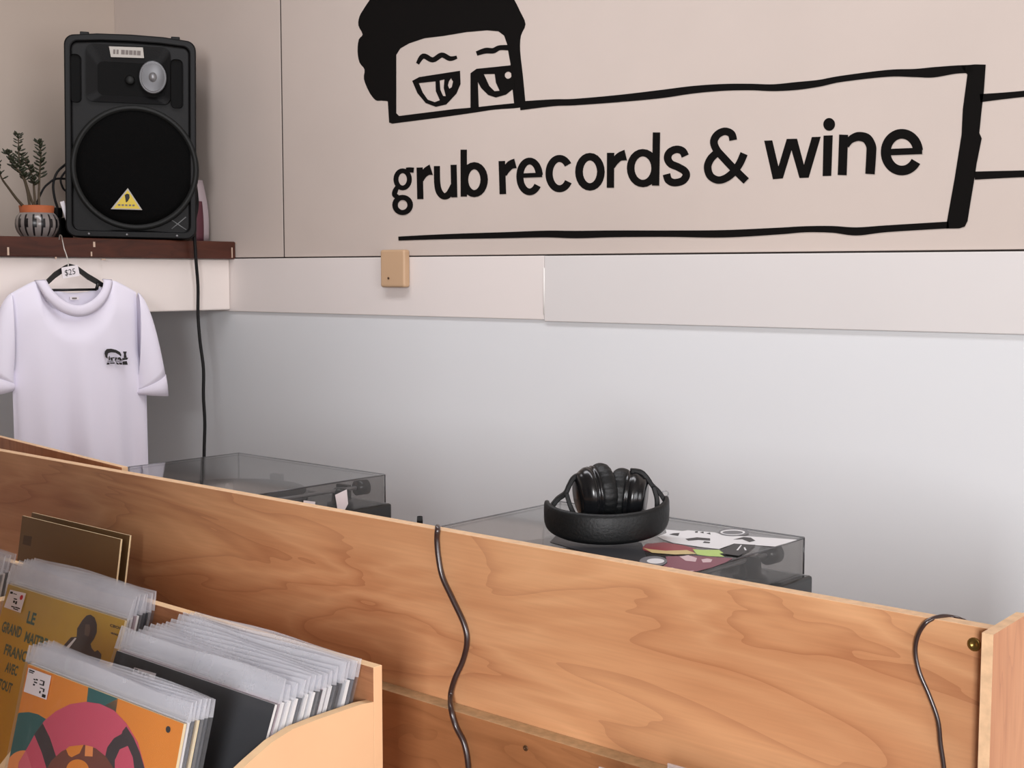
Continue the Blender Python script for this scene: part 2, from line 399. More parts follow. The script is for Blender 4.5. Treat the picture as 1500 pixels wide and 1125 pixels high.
letter(('s', Z3, [([(325,505),(322,985)], 92, dict(smooth=False)), ([(350,700),(390,620),(450,560),(535,535)], [60,90,110,140])]))
letter(('s', Z3, [(ell(768,715,168,212), 96, EL), ([(955,225),(943,955)], 92, dict(smooth=False))]))
letter(('s', Z3, [([(1350,550),(1310,480),(1225,458),(1135,500),(1108,580),(1150,655),(1250,700),(1340,755),(1362,820),(1310,890),(1200,915),(1120,880),(1092,798)], 98)]))
letter(('s', Z4, [([(555,332),(530,245),(440,210),(340,255),(290,350),(325,460),(420,570),(570,730),(735,892)], 98), ([(330,505),(245,590),(205,700),(240,820),(340,878),(450,855),(560,770),(645,650),(705,515)], 96)]))
letter(('p', Z5, [(90,432),(200,428),(285,790),(400,408),(540,405),(635,765),(745,382),(865,378),(700,940),(575,945),(465,560),(345,950),(210,962)]))
letter(('p', Z5, [(905,362),(1030,358),(1010,915),(893,918)]), ('p', Z5, ell(982,208,80,88)))
letter(('s', Z6, [([(150,350),(130,905)], 114, EA), ([(190,510),(235,430),(310,385),(380,375),(470,405),(525,500),(530,600),(512,890)], [60,90,110,118,125,125,125,120])]))
letter(('s', Z6, [(ell(950,590,222,252, 5, 330, 44), 126, EA), ([(760,590),(1230,572)], 84, EA)]))
# the face
F0, FS = (510, 0), 5.357
mb = MB()
shape(mb, F0, FS, [(326,962),(322,950),(313,805),(311,797),(303,793),(260,790),(215,785),(165,720),(125,620),(130,545),(90,490),(75,400),(85,310),(115,270),(82,200),(90,130),(130,60),(170,0),(230,-90),(330,-120),(440,-200),(600,-190),(760,-230),(900,-190),(1060,-200),(1180,-110),(1260,-70),(1310,10),(1350,90),(1392,190),(1356,280),(1350,400),(1372,600),(1393,820),(1396,834),(1385,838),(1300,850),(1150,860),(985,885),(700,925),(365,968),(350,970)], k=3,
      holes=[([(378,430),(410,380),(480,340),(600,300),(750,282),(930,252),(1090,238),(1180,246),(1225,280),(1250,350),(1262,430),(1275,500),(1285,640),(1303,810),(1150,825),(1000,842),(840,855),(400,910),(378,888)], 0)])
mb.build('painted_face', mural, recalc=False)
mb = MB(); strokes(mb, F0, FS, [([(545,500),(590,440),(665,470),(735,432),(800,460),(855,448)], [26,40,40,40,38,24])]); mb.build('painted_eyebrow', mural, recalc=False)
DEPTH[0] = .0006
mb = MB(); strokes(mb, F0, FS, [([(1010,420),(1080,398),(1140,398),(1190,375),(1275,375)], [34,44,42,38,44])]); mb.build('painted_eyebrow', mural, recalc=False); DEPTH[0] = .0005
mb = MB()
shape(mb, F0, FS, [(505,635),(560,605),(720,580),(878,556),(882,660),(850,735),(770,820),(690,838),(610,808),(545,730)],
      holes=[([(555,652),(688,638),(690,715),(722,787),(680,802),(625,782),(585,725)], 0), ([(718,632),(758,622),(752,690),(768,755),(745,752),(724,705)], 0), ([(790,640),(808,612),(825,640),(815,685),(795,697),(783,670)], 0)])
mb.build('painted_eye', mural, recalc=False)
mb = MB()
shape(mb, F0, FS, [(962,575),(1010,540),(1130,528),(1285,512),(1312,700),(1285,705),(1240,742),(1160,765),(1100,745),(1045,690),(1018,640),(1025,842),(962,850)],
      holes=[([(1065,582),(1152,580),(1162,650),(1190,712),(1150,716),(1108,675)], 0), (ell(1257,590,28,28), 0)])
mb.build('painted_eye', mural, recalc=False)
# the long box outline
mb = MB()
def pxs(mb, pts, w, **k): strokes(mb, (0, 0), 1.0, [(pts, w, k)])
pxs(mb, [(762,155),(811,150.5),(842,149.5),(905,144.5),(967,138),(1015,131.5),(1060,128),(1100,127.5),(1133,128.5),(1167,126),(1200,122),(1233,115.5),(1300,107.5),(1340,107),(1367,106),(1400,102),(1425,101)], [13,10,9.5,10.5,12,11,10,9.5,10,11.5,10,9,10,12,15,12,12])
shape(mb, (1100,80), 3.75, [(1150,62),(1230,54),(1290,55),(1280,200),(1268,300),(1255,430),(1268,460),(1240,600),(1225,700),(1205,820),(1190,915),(1175,945),(1145,955),(1075,956),(1078,915),(1120,680),(1158,440),(1165,300),(1190,110)])
pxs(mb, [(1436,143.8),(1465,141),(1500,137.5),(1560,131),(1640,124)], [12,10,9,9,9])
pxs(mb, [(1428,257.3),(1460,256),(1500,254.6),(1560,253),(1640,251)], [12,11,10,10,10])
pxs(mb, [(584,349.5),(630,347.5),(677,346),(740,344.5),(800,342.8),(845,343.6),(900,342.5),(980,342.3),(1060,342.5),(1140,338.5),(1180,335.8),(1220,336),(1255,339),(1300,335),(1390,329.5)], [6,7,8,9,10,11,10,9.5,11,10,9,10,12,10,10])
mb.build('painted_box', mural, recalc=False)

# thermostat box
p0 = atY(557, 366, WY-.03); p1 = atY(593, 421, WY-.03)
z0, z1 = p1.z, p0.z
th = empty('wall_sensor', ((p0.x+p1.x)/2, WY-.008, (z0+z1)/2), 0, 'small beige plastic box screwed to the wall board below the black line', 'wall sensor')
hw, hh = (p1.x-p0.x)/2, (z1-z0)/2
MB().box((-hw, -.024, -hh), (hw, 0, hh), 'beige_plastic').build('casing', th, bevel=.006, seg=3)
MB().lathe([(.003, -.001), (.0032, .0015), (.002, .002)], 'screw_dark', 12, xf=lambda p: Vector((p.x - .012, -.0245 - p.z, p.y - hh + .024))).build('screw', th)

# ================================================================== SHELF IN THE CORNER
SX = -3.0
box = MB().box((CX, 1.35, 1.490), (SX-.022, WY-.008, 1.640), 'box_white').build('boxed_beam', bevel=.004)
tag(box, 'white painted boxed beam under the brown corner shelf', 'beam')
sh = empty('corner_shelf', (CX+.3, 2.0, 1.64), 0, 'dark brown wooden shelf in the corner carrying the loudspeaker', 'shelf')
MB().box((-.3, -.7, 0), (SX - CX - .3, WY-.002-2.0, .052), 'shelf_wood').build('board', sh, bevel=.004)
for px, py, w, h in ((12,368,.005,.02),(138,358,.006,.014),(134,372,.004,.012),(82,378,.004,.006),(152,380,.012,.004),(340,370,.004,.03),(348,356,.012,.006),(350,368,.006,.025)):
    q = atX(px, py, SX+.0008) - Vector(sh.location)
    MB().box((q.x-.002, q.y-w/2, q.z-h/2), (q.x+.0004, q.y+w/2, q.z+h/2), 'shelf_chip').build('paint_chip', sh)

# ================================================================== LOUDSPEAKER
sp_c = onplane(193, 347, (-3.14, 2.20, 1.69), Vector((.74, -.67, 0)))
SPK = empty('loudspeaker', (sp_c.x, sp_c.y, 1.693), 0, 'large black loudspeaker with round grille on the corner shelf', 'loudspeaker')
face = (Vector((0, 0, 0)) - Vector((sp_c.x, sp_c.y, 0))).normalized()
SPK.rotation_euler[2] = math.atan2(face.x, -face.y) + R_(-3)   # local -y faces the viewer
SPK.rotation_euler[1] = R_(1.0)
dist = (Vector(SPK.location) - EYE).dot(CF); K = dist / FPX
def sl(px, py):   # local front-plane coordinates measured from the bottom centre
    return ((px - (193 + (347-py)*-.03)) * K, (347 - py) * K)
W2, HH = 92 * K, 291 * K
def rrect(w0, w1, h0, h1, r, bulge=0, n=6):
    pts = []
    for cx, cy, a in ((w1, h0, -90), (w1, h1, 0), (w0, h1, 90), (w0, h0, 180)):
        sx = 1 if cx == w1 else -1; sy = 1 if cy == h1 else -1
        for i in range(n + 1):
            q = R_(a + 90 * i / n); pts.append((cx - sx*r + r*math.cos(q), cy - sy*r + r*math.sin(q)))
        if cy == h1 and cx == w1 and bulge:
            for t in (.25, .5, .75): pts.append((w1 + (w0-w1)*t, h1 + bulge * 4 * t * (1-t)))
    return pts
mb = MB()
rings = []
for y, s_, dz in ((0, 1, 0), (.05, 1.0, 0), (.30, .72, .0)):
    rings.append([Vector((x * s_, y, z * (1 - (1-s_)*.12) + dz)) for x, z in rrect(-W2, W2, .004, HH, .028, .008)])
n = len(rings[0])
mb.grid(rings, 'black_plastic', closed=True, smooth=False)
mb.add(rings[2], [tuple(range(n))], 'black_plastic')
# baffle with recessed field
inner = [Vector((x, 0, z)) for x, z in rrect(-W2+.018, W2-.018, .022, HH-.018, .02, .006)]
inner2 = [p + Vector((0, .012, 0)) for p in inner]
mb.grid([rings[0], inner, inner2], 'black_plastic', closed=True, smooth=False)
mb.add(inner2, [tuple(range(n))], 'black_plastic')
cab = mb.build('cabinet', SPK, bevel=.004)
YF = .012
# woofer grille
gx, gz = sl(195, 243); gr = 90 * K
def fwd(x, z, y=0): return lambda p: Vector((x + p.x, y - p.z, z + p.y))
MB().lathe([(gr*.9, -.004), (gr*.92, .014), (gr, .016), (gr*1.005, .004), (gr*1.01, -.006)], 'dark_ring', 64, fwd(gx, gz, YF)).build('grille_ring', SPK)
MB().lathe([(0, .022), (gr*.3, .0215), (gr*.6, .019), (gr*.8, .015), (gr*.93, .009), (gr*.93, -.002)], 'grille_black', 64, fwd(gx, gz, YF)).build('woofer_grille', SPK)
# horn recess shown as sunken dark flare
x0, z0 = sl(125, 150); x1, z1 = sl(240, 68)
mb = MB(); a = rrect(x0, x1, z0, z1, .02); b_ = rrect(x0+.03, x1-.03, z0+.02, z1-.045, .015)
mb.grid([[Vector((x, YF-.0135, z)) for x, z in a], [Vector((x, YF-.001, z)) for x, z in b_]], 'black_plastic', closed=True, smooth=False)
mb.add([Vector((x, YF-.001, z)) for x, z in b_], [tuple(range(len(b_)))], 'deep_black')
mb.build('horn', SPK)
for pa, pb in (((103, 84), (116, 152)), ((243, 84), (258, 154))):
    xa, za = sl(pa[0], pb[1]); xb, zb = sl(pb[0], pa[1])
    mb = MB(); a = rrect(xa, xb, za, zb, min(.012, (xb-xa)/2-.001))
    mb.grid([[Vector((x, YF-.014, z)) for x, z in a], [Vector((x*1, YF-.0015, z)) for x, z in a]], 'dark_ring', closed=True, smooth=False)
    mb.add([Vector((x, YF-.0055, z)) for x, z in a], [tuple(range(len(a)))], 'deep_black')
    mb.build('port_slot', SPK)
tx, tz = sl(217, 112)
MB().lathe([(0, .016), (.006, .0155), (.009, .011), (.017, .004), (.026, .006), (.033, .010), (.0335, .002), (.034, -.002)], 'silver', 32,
           lambda p: Vector((tx + p.x * 1.0, YF - .011 - p.z, tz + p.y * 1.22))).build('tweeter', SPK)
MB().lathe([(.033, .009), (.037, .011), (.0375, -.001)], 'silver_ring', 32, lambda p: Vector((tx + p.x, YF - .011 - p.z, tz + p.y * 1.22))).build('tweeter_ring', SPK)
tx, tz = sl(185, 117)
MB().lathe([(0, .003), (.009, .003), (.011, .001), (.013, -.001)], 'dark_ring', 20, fwd(tx, tz, YF-.0115)).build('indicator', SPK)
a = [sl(*p) for p in ((155,71),(202,70),(204,85),(158,86))]
lp = MB().poly([Vector((x, YF-.016, z)) for x, z in a], (0, .004, 0), 'plate_grey')
for i, (xa, ww) in enumerate(((161, 3), (165.5, 3), (172, 5), (178, 4), (183, 5), (189, 4), (194, 5))):
    q = [sl(xa, 75), sl(xa+ww, 75), sl(xa+ww, 81.5), sl(xa, 81.5)]
    lp.poly([Vector((x, YF-.0165, z)) for x, z in q], (0, .0004, 0), 'ink_soft')
lp.build('name_plate', SPK)
# triangle badge
yb = YF - .0225
a = [sl(*p) for p in ((186,273),(207,304),(163,304))]; a2 = [sl(*p) for p in ((186,276),(204,302.5),(167,302.5))]
bd = MB().poly([Vector((x, yb-.003, z)) for x, z in a], (0, .004, 0), 'plate_grey').poly([Vector((x, yb-.0036, z)) for x, z in a2], (0, .001, 0), 'yellow_badge')
q = [sl(*p) for p in ((182,283),(185,281),(188.5,282),(189,287),(186.5,292),(184,294),(183,289))]
bd.poly([Vector((x, yb-.0041, z)) for x, z in q], (0, .0005, 0), 'ink')
for xa, ww in ((173,4),(178,4),(183,4),(188,4),(193,4)):
    q = [sl(xa, 296.5), sl(xa+ww-.8, 296.5), sl(xa+ww-.8, 299), sl(xa, 299)]
    bd.poly([Vector((x, yb-.0041, z)) for x, z in q], (0, .0005, 0), 'ink_soft')
bd.build('triangle_badge', SPK)
mb = MB()
for p, q in (((247,316),(270,331)),((269,312),(249,330))):
    xa, za = sl(*p); xb, zb = sl(*q); mb.tube([(xa, YF-.0005, za), (xb, YF-.0005, zb)], .0016, 'scuff', 6)
mb.build('corner_rib', SPK)
for px in (120, 247):
    xa, za = sl(px, 55); MB().box((xa-.012, .015, HH+.001), (xa+.012, .04, HH+.011), 'black_plastic').build('top_foot', SPK, bevel=.002)
for px, py in ((133,344.5),(186,345),(257,344)):
    xa, za = sl(px, py); MB().lathe([(.004, .001), (.003, .003), (0, .0035)], 'silver', 10, fwd(xa, .013, 0)).build('screw', SPK)

# leaflets beside the speaker
for k, (px0, px1, py, mt, lean, lb) in enumerate(((282, 293, 266, 'leaflet_blue', .010, 'grey leaflet standing against the right side of the loudspeaker'),
                                         (284, 303, 264, 'leaflet', .016, 'pale upright leaflet on the brown shelf, outermost beside the loudspeaker'),
                                         (286, 298, 295, 'leaflet_dark', .004, 'short maroon leaflet tucked low between the loudspeaker and pale leaflets'))):
    xw = -3.105 + k * .012
    pa = atX(px0, 349, xw); pb = atX(px1, 349, xw); top = atX(px1, py, xw).z
    zb = 1.6925
    mb = MB()
    rows = []
    for i in range(9):
        t = i / 8; z = zb + (top - zb) * t; bow = .012 * math.sin(t * math.pi) * (1 if k == 1 else .3)
        rows.append([Vector((xw - lean * t, pa.y, z)), Vector((xw - lean * t + bow*.5, (pa.y+pb.y)/2 , z)), Vector((xw - lean * t + bow, pb.y + (.006 if k == 1 else 0) * (1 - t), z))])
    mb.grid(rows, mt)
    tag(mb.build('leaflet', solid=.0025), lb, 'leaflet')

# speaker cable down the wall side
pts = []
for px, py, x in ((284,255,-3.07),(287,275,-3.02),(289,300,-2.99),(285,325,-2.985),(285,345,-2.983)): pts.append(atX(px, py, x))
for px, py, x in ((287,380,-2.983),(290,420,-2.99),(290,460,-2.99),(293,500,-2.97),(298,540,-2.95),(298,580,-2.94),(300,620,-2.93),(299,665,-2.92),(299,740,-2.90)): pts.append(atX(px, py, x))
pts += [pts[-1] + Vector((.01, .005, -.5)), Vector((pts[-1].x + .02, pts[-1].y, .004)), Vector((pts[-1].x + .1, pts[-1].y + .2, .004))]
tag(MB().tube(spl(pts, 5), .0046, 'cable', 8).build('speaker_cable'), 'long black cable hanging from the loudspeaker down past the white beam', 'cable')
# power adapter and looped cables between pot and speaker
def onx(l, x): return [atX(px, py, x) for px, py in l]
for l, r, lb in (([(97,240),(84,252),(78,270),(80,290),(86,310),(91,335)], .0035, 'thin black cable looping down from the left side of the loudspeaker'),
             ([(97,262),(82,262),(72,268),(64,276),(57,290),(52,302)], .003, 'thin black cable running from the loudspeaker behind the plant stems'),
             ([(97,250),(89,262),(92,275),(98,281)], .003, 'short black cable loop close against the loudspeaker')):
    P = onx(l, -3.24)
    tag(MB().tube(spl(P, 5), r, 'cable', 8).build('looped_cable'), lb, 'cable')
pa = atX(90, 347, -3.25)
ad = empty('power_adapter', (pa.x, pa.y, 1.6925), R_(20), 'black power adapter standing between the striped pot and the loudspeaker', 'power adapter')
MB().box((-.02, -.035, 0), (.02, .03, .062), 'black_plastic').build('brick', ad, bevel=.006)
MB().box((-.012, -.03, .062), (.012, -.005, .09), 'black_plastic').build('plug', ad, bevel=.004)
P = onx([(88,296),(94,294),(102,330),(100,333)], -3.19)
tag(MB().poly(P, (-.0012, 0, 0), 'card_white').build('paper_tag'), 'small white paper slip leaning against the left side of the loudspeaker', 'paper')

# ================================================================== POTTED PLANT
pc = atX(55, 348, -3.17); pk = (pc - EYE).dot(CF) / FPX
pot = empty('potted_succulent', (pc.x, pc.y, 1.6925), 0, 'succulent with thin stems in a black and grey striped pot on the shelf', 'potted plant')
r0 = 31 * pk; h0 = 37 * pk
mb = MB(); prof = [(.0, 0), (r0*.58, 0), (r0*.72, .003), (r0*.92, h0*.28), (r0, h0*.55), (r0*.94, h0*.82), (r0*.78, h0)]
prof = [(p.x, p.y) for p in spl([v2(*q) for q in prof], 4)]
n = 64; vs = []; 
for r, h in prof:
    for k in range(n): q = 2*math.pi*k/n; vs.append(Vector((r*math.cos(q), r*math.sin(q), h)))
for i in range(len(prof)-1):
    for k in range(n):
        dark = (k % 4 == 0) and h0*.1 < (prof[i][1]+prof[i+1][1])/2 < h0*.93
        if (k % 4 == 1) and h0*.35 < prof[i][1] < h0*.75: dark = True
        mb.add([vs[i*n+k], vs[i*n+(k+1)%n], vs[(i+1)*n+(k+1)%n], vs[(i+1)*n+k]], [(0,1,2,3)], 'pot_stripe' if dark else 'pot_glaze', True)
mb.build('bowl', pot)
MB().lathe([(r0*.78, h0*.98), (r0*.76, h0*1.02), (r0*.8, h0*1.28), (r0*.74, h0*1.29), (r0*.7, h0*1.1), (0, h0*1.1)], 'terracotta', 48).build('rim', pot)
MB().lathe([(r0*.71, h0*1.12), (r0*.4, h0*1.15), (0, h0*1.16)], 'soil', 24).build('soil', pot)
PO = Vector(pot.location)
def pl(px, py, dx=0): return atX(px, py, pc.x + dx) - PO
for pts, leaves, dx in (([(51,306),(45,290),(38,268),(32,250),(28,232),(27,206),(26,197)], 13, .01), ([(44,306),(40,280),(33,258),(22,244),(13,228),(9,222)], 11, .03),
                        ([(57,306),(57,285),(58,255),(60,230),(58,212),(55,209)], 13, -.01), ([(52,306),(50,280),(48,262),(40,240),(30,225)], 9, -.02),
                        ([(38,306),(25,292),(13,276),(3,262),(-2,248),(-4,236)], 3, .02)):
    P = spl([pl(px, py, dx * i / len(pts)) for i, (px, py) in enumerate(pts)], 5)
    stm = MB().tube(P, [.0042 - .003 * i / len(P) for i in range(len(P))], 'stem', 6).build('stem', pot)
    mb = MB(); nP = len(P); rnd = random.Random(len(pts) + leaves)
    for j in range(leaves * 3):
        t = (.38 + .62 * j / (leaves*3)) if leaves > 4 else (.6 + .4 * j / (leaves*3))
        c = P[min(nP-1, int(t * (nP-1)))]; a = j * 2.4 + rnd.random(); L = .026 * (1.12 - t * .55) * rnd.uniform(.8, 1.1)
        d = Vector((math.cos(a), math.sin(a), rnd.uniform(.1, .7))).normalized(); s_ = d.cross(Vector((0,0,1))).normalized(); u = s_.cross(d)
        rows = []
        for q, w in ((0, .1), (.25, .6), (.55, 1), (.85, .7), (1, .08)):
            ww = L * .30 * w; m_ = c + d * L * q + Vector((0,0,.004*q*q))
            rows.append([m_ - s_*ww, m_ + u*ww*.5, m_ + s_*ww, m_ - u*ww*.4])
        mb.grid(rows, 'leaf', closed=True)
    mb.build('leaf', stm)

# ================================================================== T-SHIRT ON HANGER
ys = R_(14)
SN = Vector((math.cos(ys), -math.sin(ys), 0)); SH_ = Vector((math.sin(ys), math.cos(ys), 0))
so = onplane(100, 395, (-2.90, 1.95, 1.6), SN); so = Vector((so.x, so.y, so.z))
def sp_(px, py):  # shirt plane coords (s across, z up) relative to so
    q = onplane(px, py, so, SN) - so; return (q.dot(SH_), q.z)
def sw(s, z, d=0): return Vector((s, -d, z))   # local: x across, -y towards the viewer
srot = math.atan2(SH_.y, SH_.x)
SHIRT = empty('tshirt', so, srot, 'white cotton t-shirt with small black chest print on a black hanger', 't-shirt')
def interp(pts, x):
    pts = sorted(pts)
    if x <= pts[0][0]: return pts[0][1]
    for (a, b), (c, d) in zip(pts, pts[1:]):
        if x <= c: 
            t = (x - a) / (c - a); return b + (d - b) * t
    return pts[-1][1]
def smoothed(pxl, k=8): return [(p.x, p.y) for p in spl([v2(*sp_(*q)) for q in pxl], k)]
sL = sp_(16, 500)[0]; sR = sp_(201, 500)[0]; sR2 = sp_(216, 600)[0]
top_f = smoothed([(14,431),(30,422),(52,412),(56,425),(66,441),(84,455),(105,461),(126,457),(144,443),(156,425),(161,411),(180,418),(202,430)])
top_b = smoothed([(14,431),(30,422),(52,412),(64,418),(84,426),(105,429),(130,427),(150,419),(161,411),(180,418),(202,430)])
zhem = so.z and (sp_(110, 735)[1])
NC = 48; NR = 36
def fold(s, z, ph):
    t = max(0, min(1, (-.05 - z) / .5))
    return (.013 * math.sin(s * 34 + ph + z * 1.5) + .008 * math.sin(s * 71 + 1.3 + z * 3)) * t + .003 * math.sin(s * 24 + z * 11)
def panel(top, sign, depth):
    rows = []
    for i in range(NR + 1):
        r = []
        for j in range(NC + 1):
            t = j / NC; xr = sR
            s0 = sL + (sR - sL) * t
            zt = interp(top, s0); z = zt + (zhem - zt) * (i / NR) ** 1.15
            # body flares a little to the right lower down
            q = max(0, min(1, (-z - .22) / .08)); s = s0 + (sR2 - sR) * t * q * .9
            edge = 1 - (2 * t - 1) ** 2
            d = depth * (max(edge, 0) ** .5) * min(1, (zt - z) / .10 + .32)
            r.append(sw(s, z, sign * d + fold(s, z, 0 if sign > 0 else 2) * (edge ** .5)))
        rows.append(r)
    return rows
mb = MB(); mb.grid(panel(top_f, 1, .034), 'cloth'); mb.grid(panel(top_b, -1, .012), 'cloth')
body = mb.build('shirt_body', SHIRT, recalc=False, solid=.002)
# collar rib (front) and neck tape (back)
cf = [(p.x, p.y) for p in spl([v2(*sp_(*q)) for q in [(57,411),(61,423),(70,437),(86,450),(105,456),(125,452),(141,439),(151,424),(156,410)]], 6)]
rows = []
ci = [(p.x, p.y) for p in spl([v2(*sp_(*q)) for q in [(65,410),(68,420),(76,431),(89,442),(106,447),(122,443),(136,433),(145,421),(149,409)]], 6)]
mb = MB(); n = len(cf)
outer = [(p.x, p.y) for p in spl([v2(*sp_(*q)) for q in [(50,411),(55,425),(65,441),(83,456),(105,463),(127,459),(146,444),(157,426),(163,410)]], 6)]
rows = []
for i in range(n):
    t = i / (n-1); e = math.sin(t * math.pi) ** .5 if 0 < t < 1 else 0
    (a, b), (c, d) = outer[i], ci[i]; bd_ = .006 + .031 * e
    rows.append([sw(a, b, bd_ - .004), sw((a*2+c)/3, (b*2+d)/3, bd_ + .0005), sw((a+2*c)/3, (b+2*d)/3, bd_ + .0005), sw(c, d, bd_ - .002)])
mb.grid(rows, 'cloth_rib'); mb.build('collar', SHIRT, recalc=False, solid=.0025)
nl = sp_(109, 437)
zz = MB().box((nl[0]-.012, -.000, nl[1]-.004), (nl[0]+.012, .002, nl[1]+.004), 'card_white').box((nl[0]-.006, -.0006, nl[1]-.002), (nl[0]+.006, .0002, nl[1]+.002), 'ink_soft').build('neck_label', SHIRT)
# sleeves: flattened tubes from armhole line to cuff line
def sleeve(sh_pt, un_pt, cu_out, cu_in, via_out, via_in, name='sleeve'):
    A, B, Cc, D = [sp_(*q) for q in (sh_pt, un_pt, cu_out, cu_in)]
    VO, VI = sp_(*via_out), sp_(*via_in)
    rows = []; N = 14; KN = 20
    for i in range(N + 1):
        t = i / N
        o_ = [(1-t)**2 * A[k] + 2*t*(1-t) * VO[k] + t*t * Cc[k] for k in (0,1)]
        n_ = [(1-t)**2 * B[k] + 2*t*(1-t) * VI[k] + t*t * D[k] for k in (0,1)]
        r = []
        for k in range(KN):
            q = 2 * math.pi * k / KN; m = .5 + .5 * math.cos(q); th_ = (.022 + .012 * t) * math.sin(q)
            s = n_[0] + (o_[0] - n_[0]) * m; z = n_[1] + (o_[1] - n_[1]) * m
            r.append(sw(s, z, th_ + .006))
        rows.append(r)
    mb = MB(); mb.grid(rows, 'cloth', closed=True)
    sl_ = mb.build(name, SHIRT, recalc=False, solid=.002)
    return rows, sl_
rr, s1 = sleeve((201,429), (199,560), (239,548), (198,570), (220,440), (199,566))
rl, s2 = sleeve((15,430), (17,545), (-24,548), (18,562), (-6,440), (17,555))
def cuff(rows, par, dz):
    last = rows[-1]; prev = rows[-2]
    c = sum(last, Vector()) / len(last)
    out = []
    for f, g in ((0, 1.03), (1, 1.04), (1.9, .99)):
        out.append([c + (p - c) * g + (last[0]*0 + (p - q)) * f * .9 + Vector((0, 0, -dz * f)) for p, q in zip(last, prev)])
    MB().grid(out, 'cloth_rib', closed=True).build('cuff', par, recalc=False, solid=.0025)
cuff(rr, s1, .006); cuff(rl, s2, .006)
# chest print
mb = MB()
def spt(px, py): s, z = sp_(px, py); return sw(s, z, .0415 )
def cprint(l, k=0):
    L = [v2(*p) for p in l]; L = spl(L, k, True) if k else L
    mb.poly([spt(p.x, p.y) for p in L], (0, -.0012, 0), 'ink')
PZ, PS = (120, 480), 14.06
def q_(l): return [(PZ[0] + a/PS, PZ[1] + b/PS) for a, b in l]
cprint(q_([(340,520),(345,470),(385,425),(470,418),(570,440),(650,485),(680,540),(670,580),(640,545),(560,500),(470,490),(410,510),(395,560),(398,620),(360,590)]))
cprint(q_([(715,475),(790,475),(775,530),(790,600),(730,605),(735,530)]))
for l in ([(420,600),(440,560),(450,650),(425,655)], [(455,600),(540,590),(540,612),(500,615),(505,660),(475,660)], [(560,590),(590,600),(575,660),(548,662)], [(600,600),(655,590),(700,655),(650,662),(630,625),(612,660)], [(700,610),(820,600),(800,640),(700,655)],
          [(390,700),(440,700),(430,740),(385,742)], [(450,700),(540,698),(545,722),(455,724)], [(570,690),(600,700),(640,740),(590,738)], [(625,700),(690,700),(700,742),(655,742)], [(705,680),(790,670),(812,745),(710,745)], [(400,668),(520,668),(520,680),(400,680)], [(560,668),(690,668),(690,680),(560,680)]):
    cprint(q_(l))
mb.build('chest_print', SHIRT, recalc=False)
# hanger (holds the shirt: its own thing)
HG = empty('coat_hanger', so, srot, 'black clothes hanger with a wire hook and $25 price card, holding the white t-shirt', 'hanger')
def hs(px, py, d=.006): s, z = sp_(px, py); return sw(s, z, d)
mb = MB()
arm = [(34,438),(50,427),(65,417),(80,403),(95,393),(101,390),(112,393),(128,405),(142,413),(158,422),(172,432)]
mb2 = [sp_(*q) for q in arm]
W = [.006, .010, .015, .016, .014, .013, .014, .016, .015, .010, .006]
rows = []
for i, (s, z) in enumerate(mb2):
    w = W[i] / 2; dd = .0 if 2 <= i <= 8 else -.003
    rows.append([sw(s, z + w, dd - .003), sw(s, z + w, dd + .004), sw(s, z - w, dd + .004), sw(s, z - w, dd - .003)])
mb.grid(rows, 'hanger_black', closed=True, smooth=False)
mb.tube([hs(70,425,.005), hs(140,424,.005)], .0032, 'hanger_black', 8)
mb.tube([hs(66,417,.005), hs(70,425,.005)], .0032, 'hanger_black', 8); mb.tube([hs(140,424,.005), hs(143,414,.005)], .0045, 'hanger_black', 8)
mb.build('hanger_frame', HG)
hk = [hs(99,392,.004), hs(99,384,.004), hs(97,374,.002), hs(94,364,0), hs(93,354,-.006), hs(95,346,-.022), hs(97,344,-.045), hs(99,350,-.06)]
MB().tube(spl(hk, 5), .0016, 'wire', 8).build('hook', HG)
crd = MB(); cp = [hs(*q, .014) for q in ((87,392),(111,388),(114,404),(89,408))]
crd.poly(cp, (0, .001, 0), 'card_white')
tv, tf = text_polys('$25', .021)
e1 = (cp[1] - cp[0]).normalized(); e2 = (cp[0] - cp[3]).normalized()
crd.add([cp[3] + e1 * (v.x * .9 + .006) + e2 * (v.y + .006) + Vector((0, -.0006, 0)) for v in tv], tf, 'ink')
crd.build('price_card', HG, recalc=False)

# ================================================================== PLYWOOD PARTITION
PV = 1.258; PZT = 1.25
part = empty('display_partition', FW(-1.4, PV, 0), FA, 'long plywood partition dividing the record bins from the turntables', 'partition')
def L_(u, v, z): return (u + 1.4, v - PV, z)
E_ = {'': 'ply_face', '+z': 'ply_edge', '+x': 'ply_edge'}
MB().box(L_(-2.62, PV, .0), L_(-.467, PV+.018, PZT), E_).build('upper_board', part, bevel=.0008)
MB().box(L_(-2.62, PV-.026, .0), L_(-.467, PV-.0005, 1.015), {'': 'ply_lower', '+z': 'ply_edge_dark', '+x': 'ply_edge'}).build('lower_board', part, bevel=.0008)
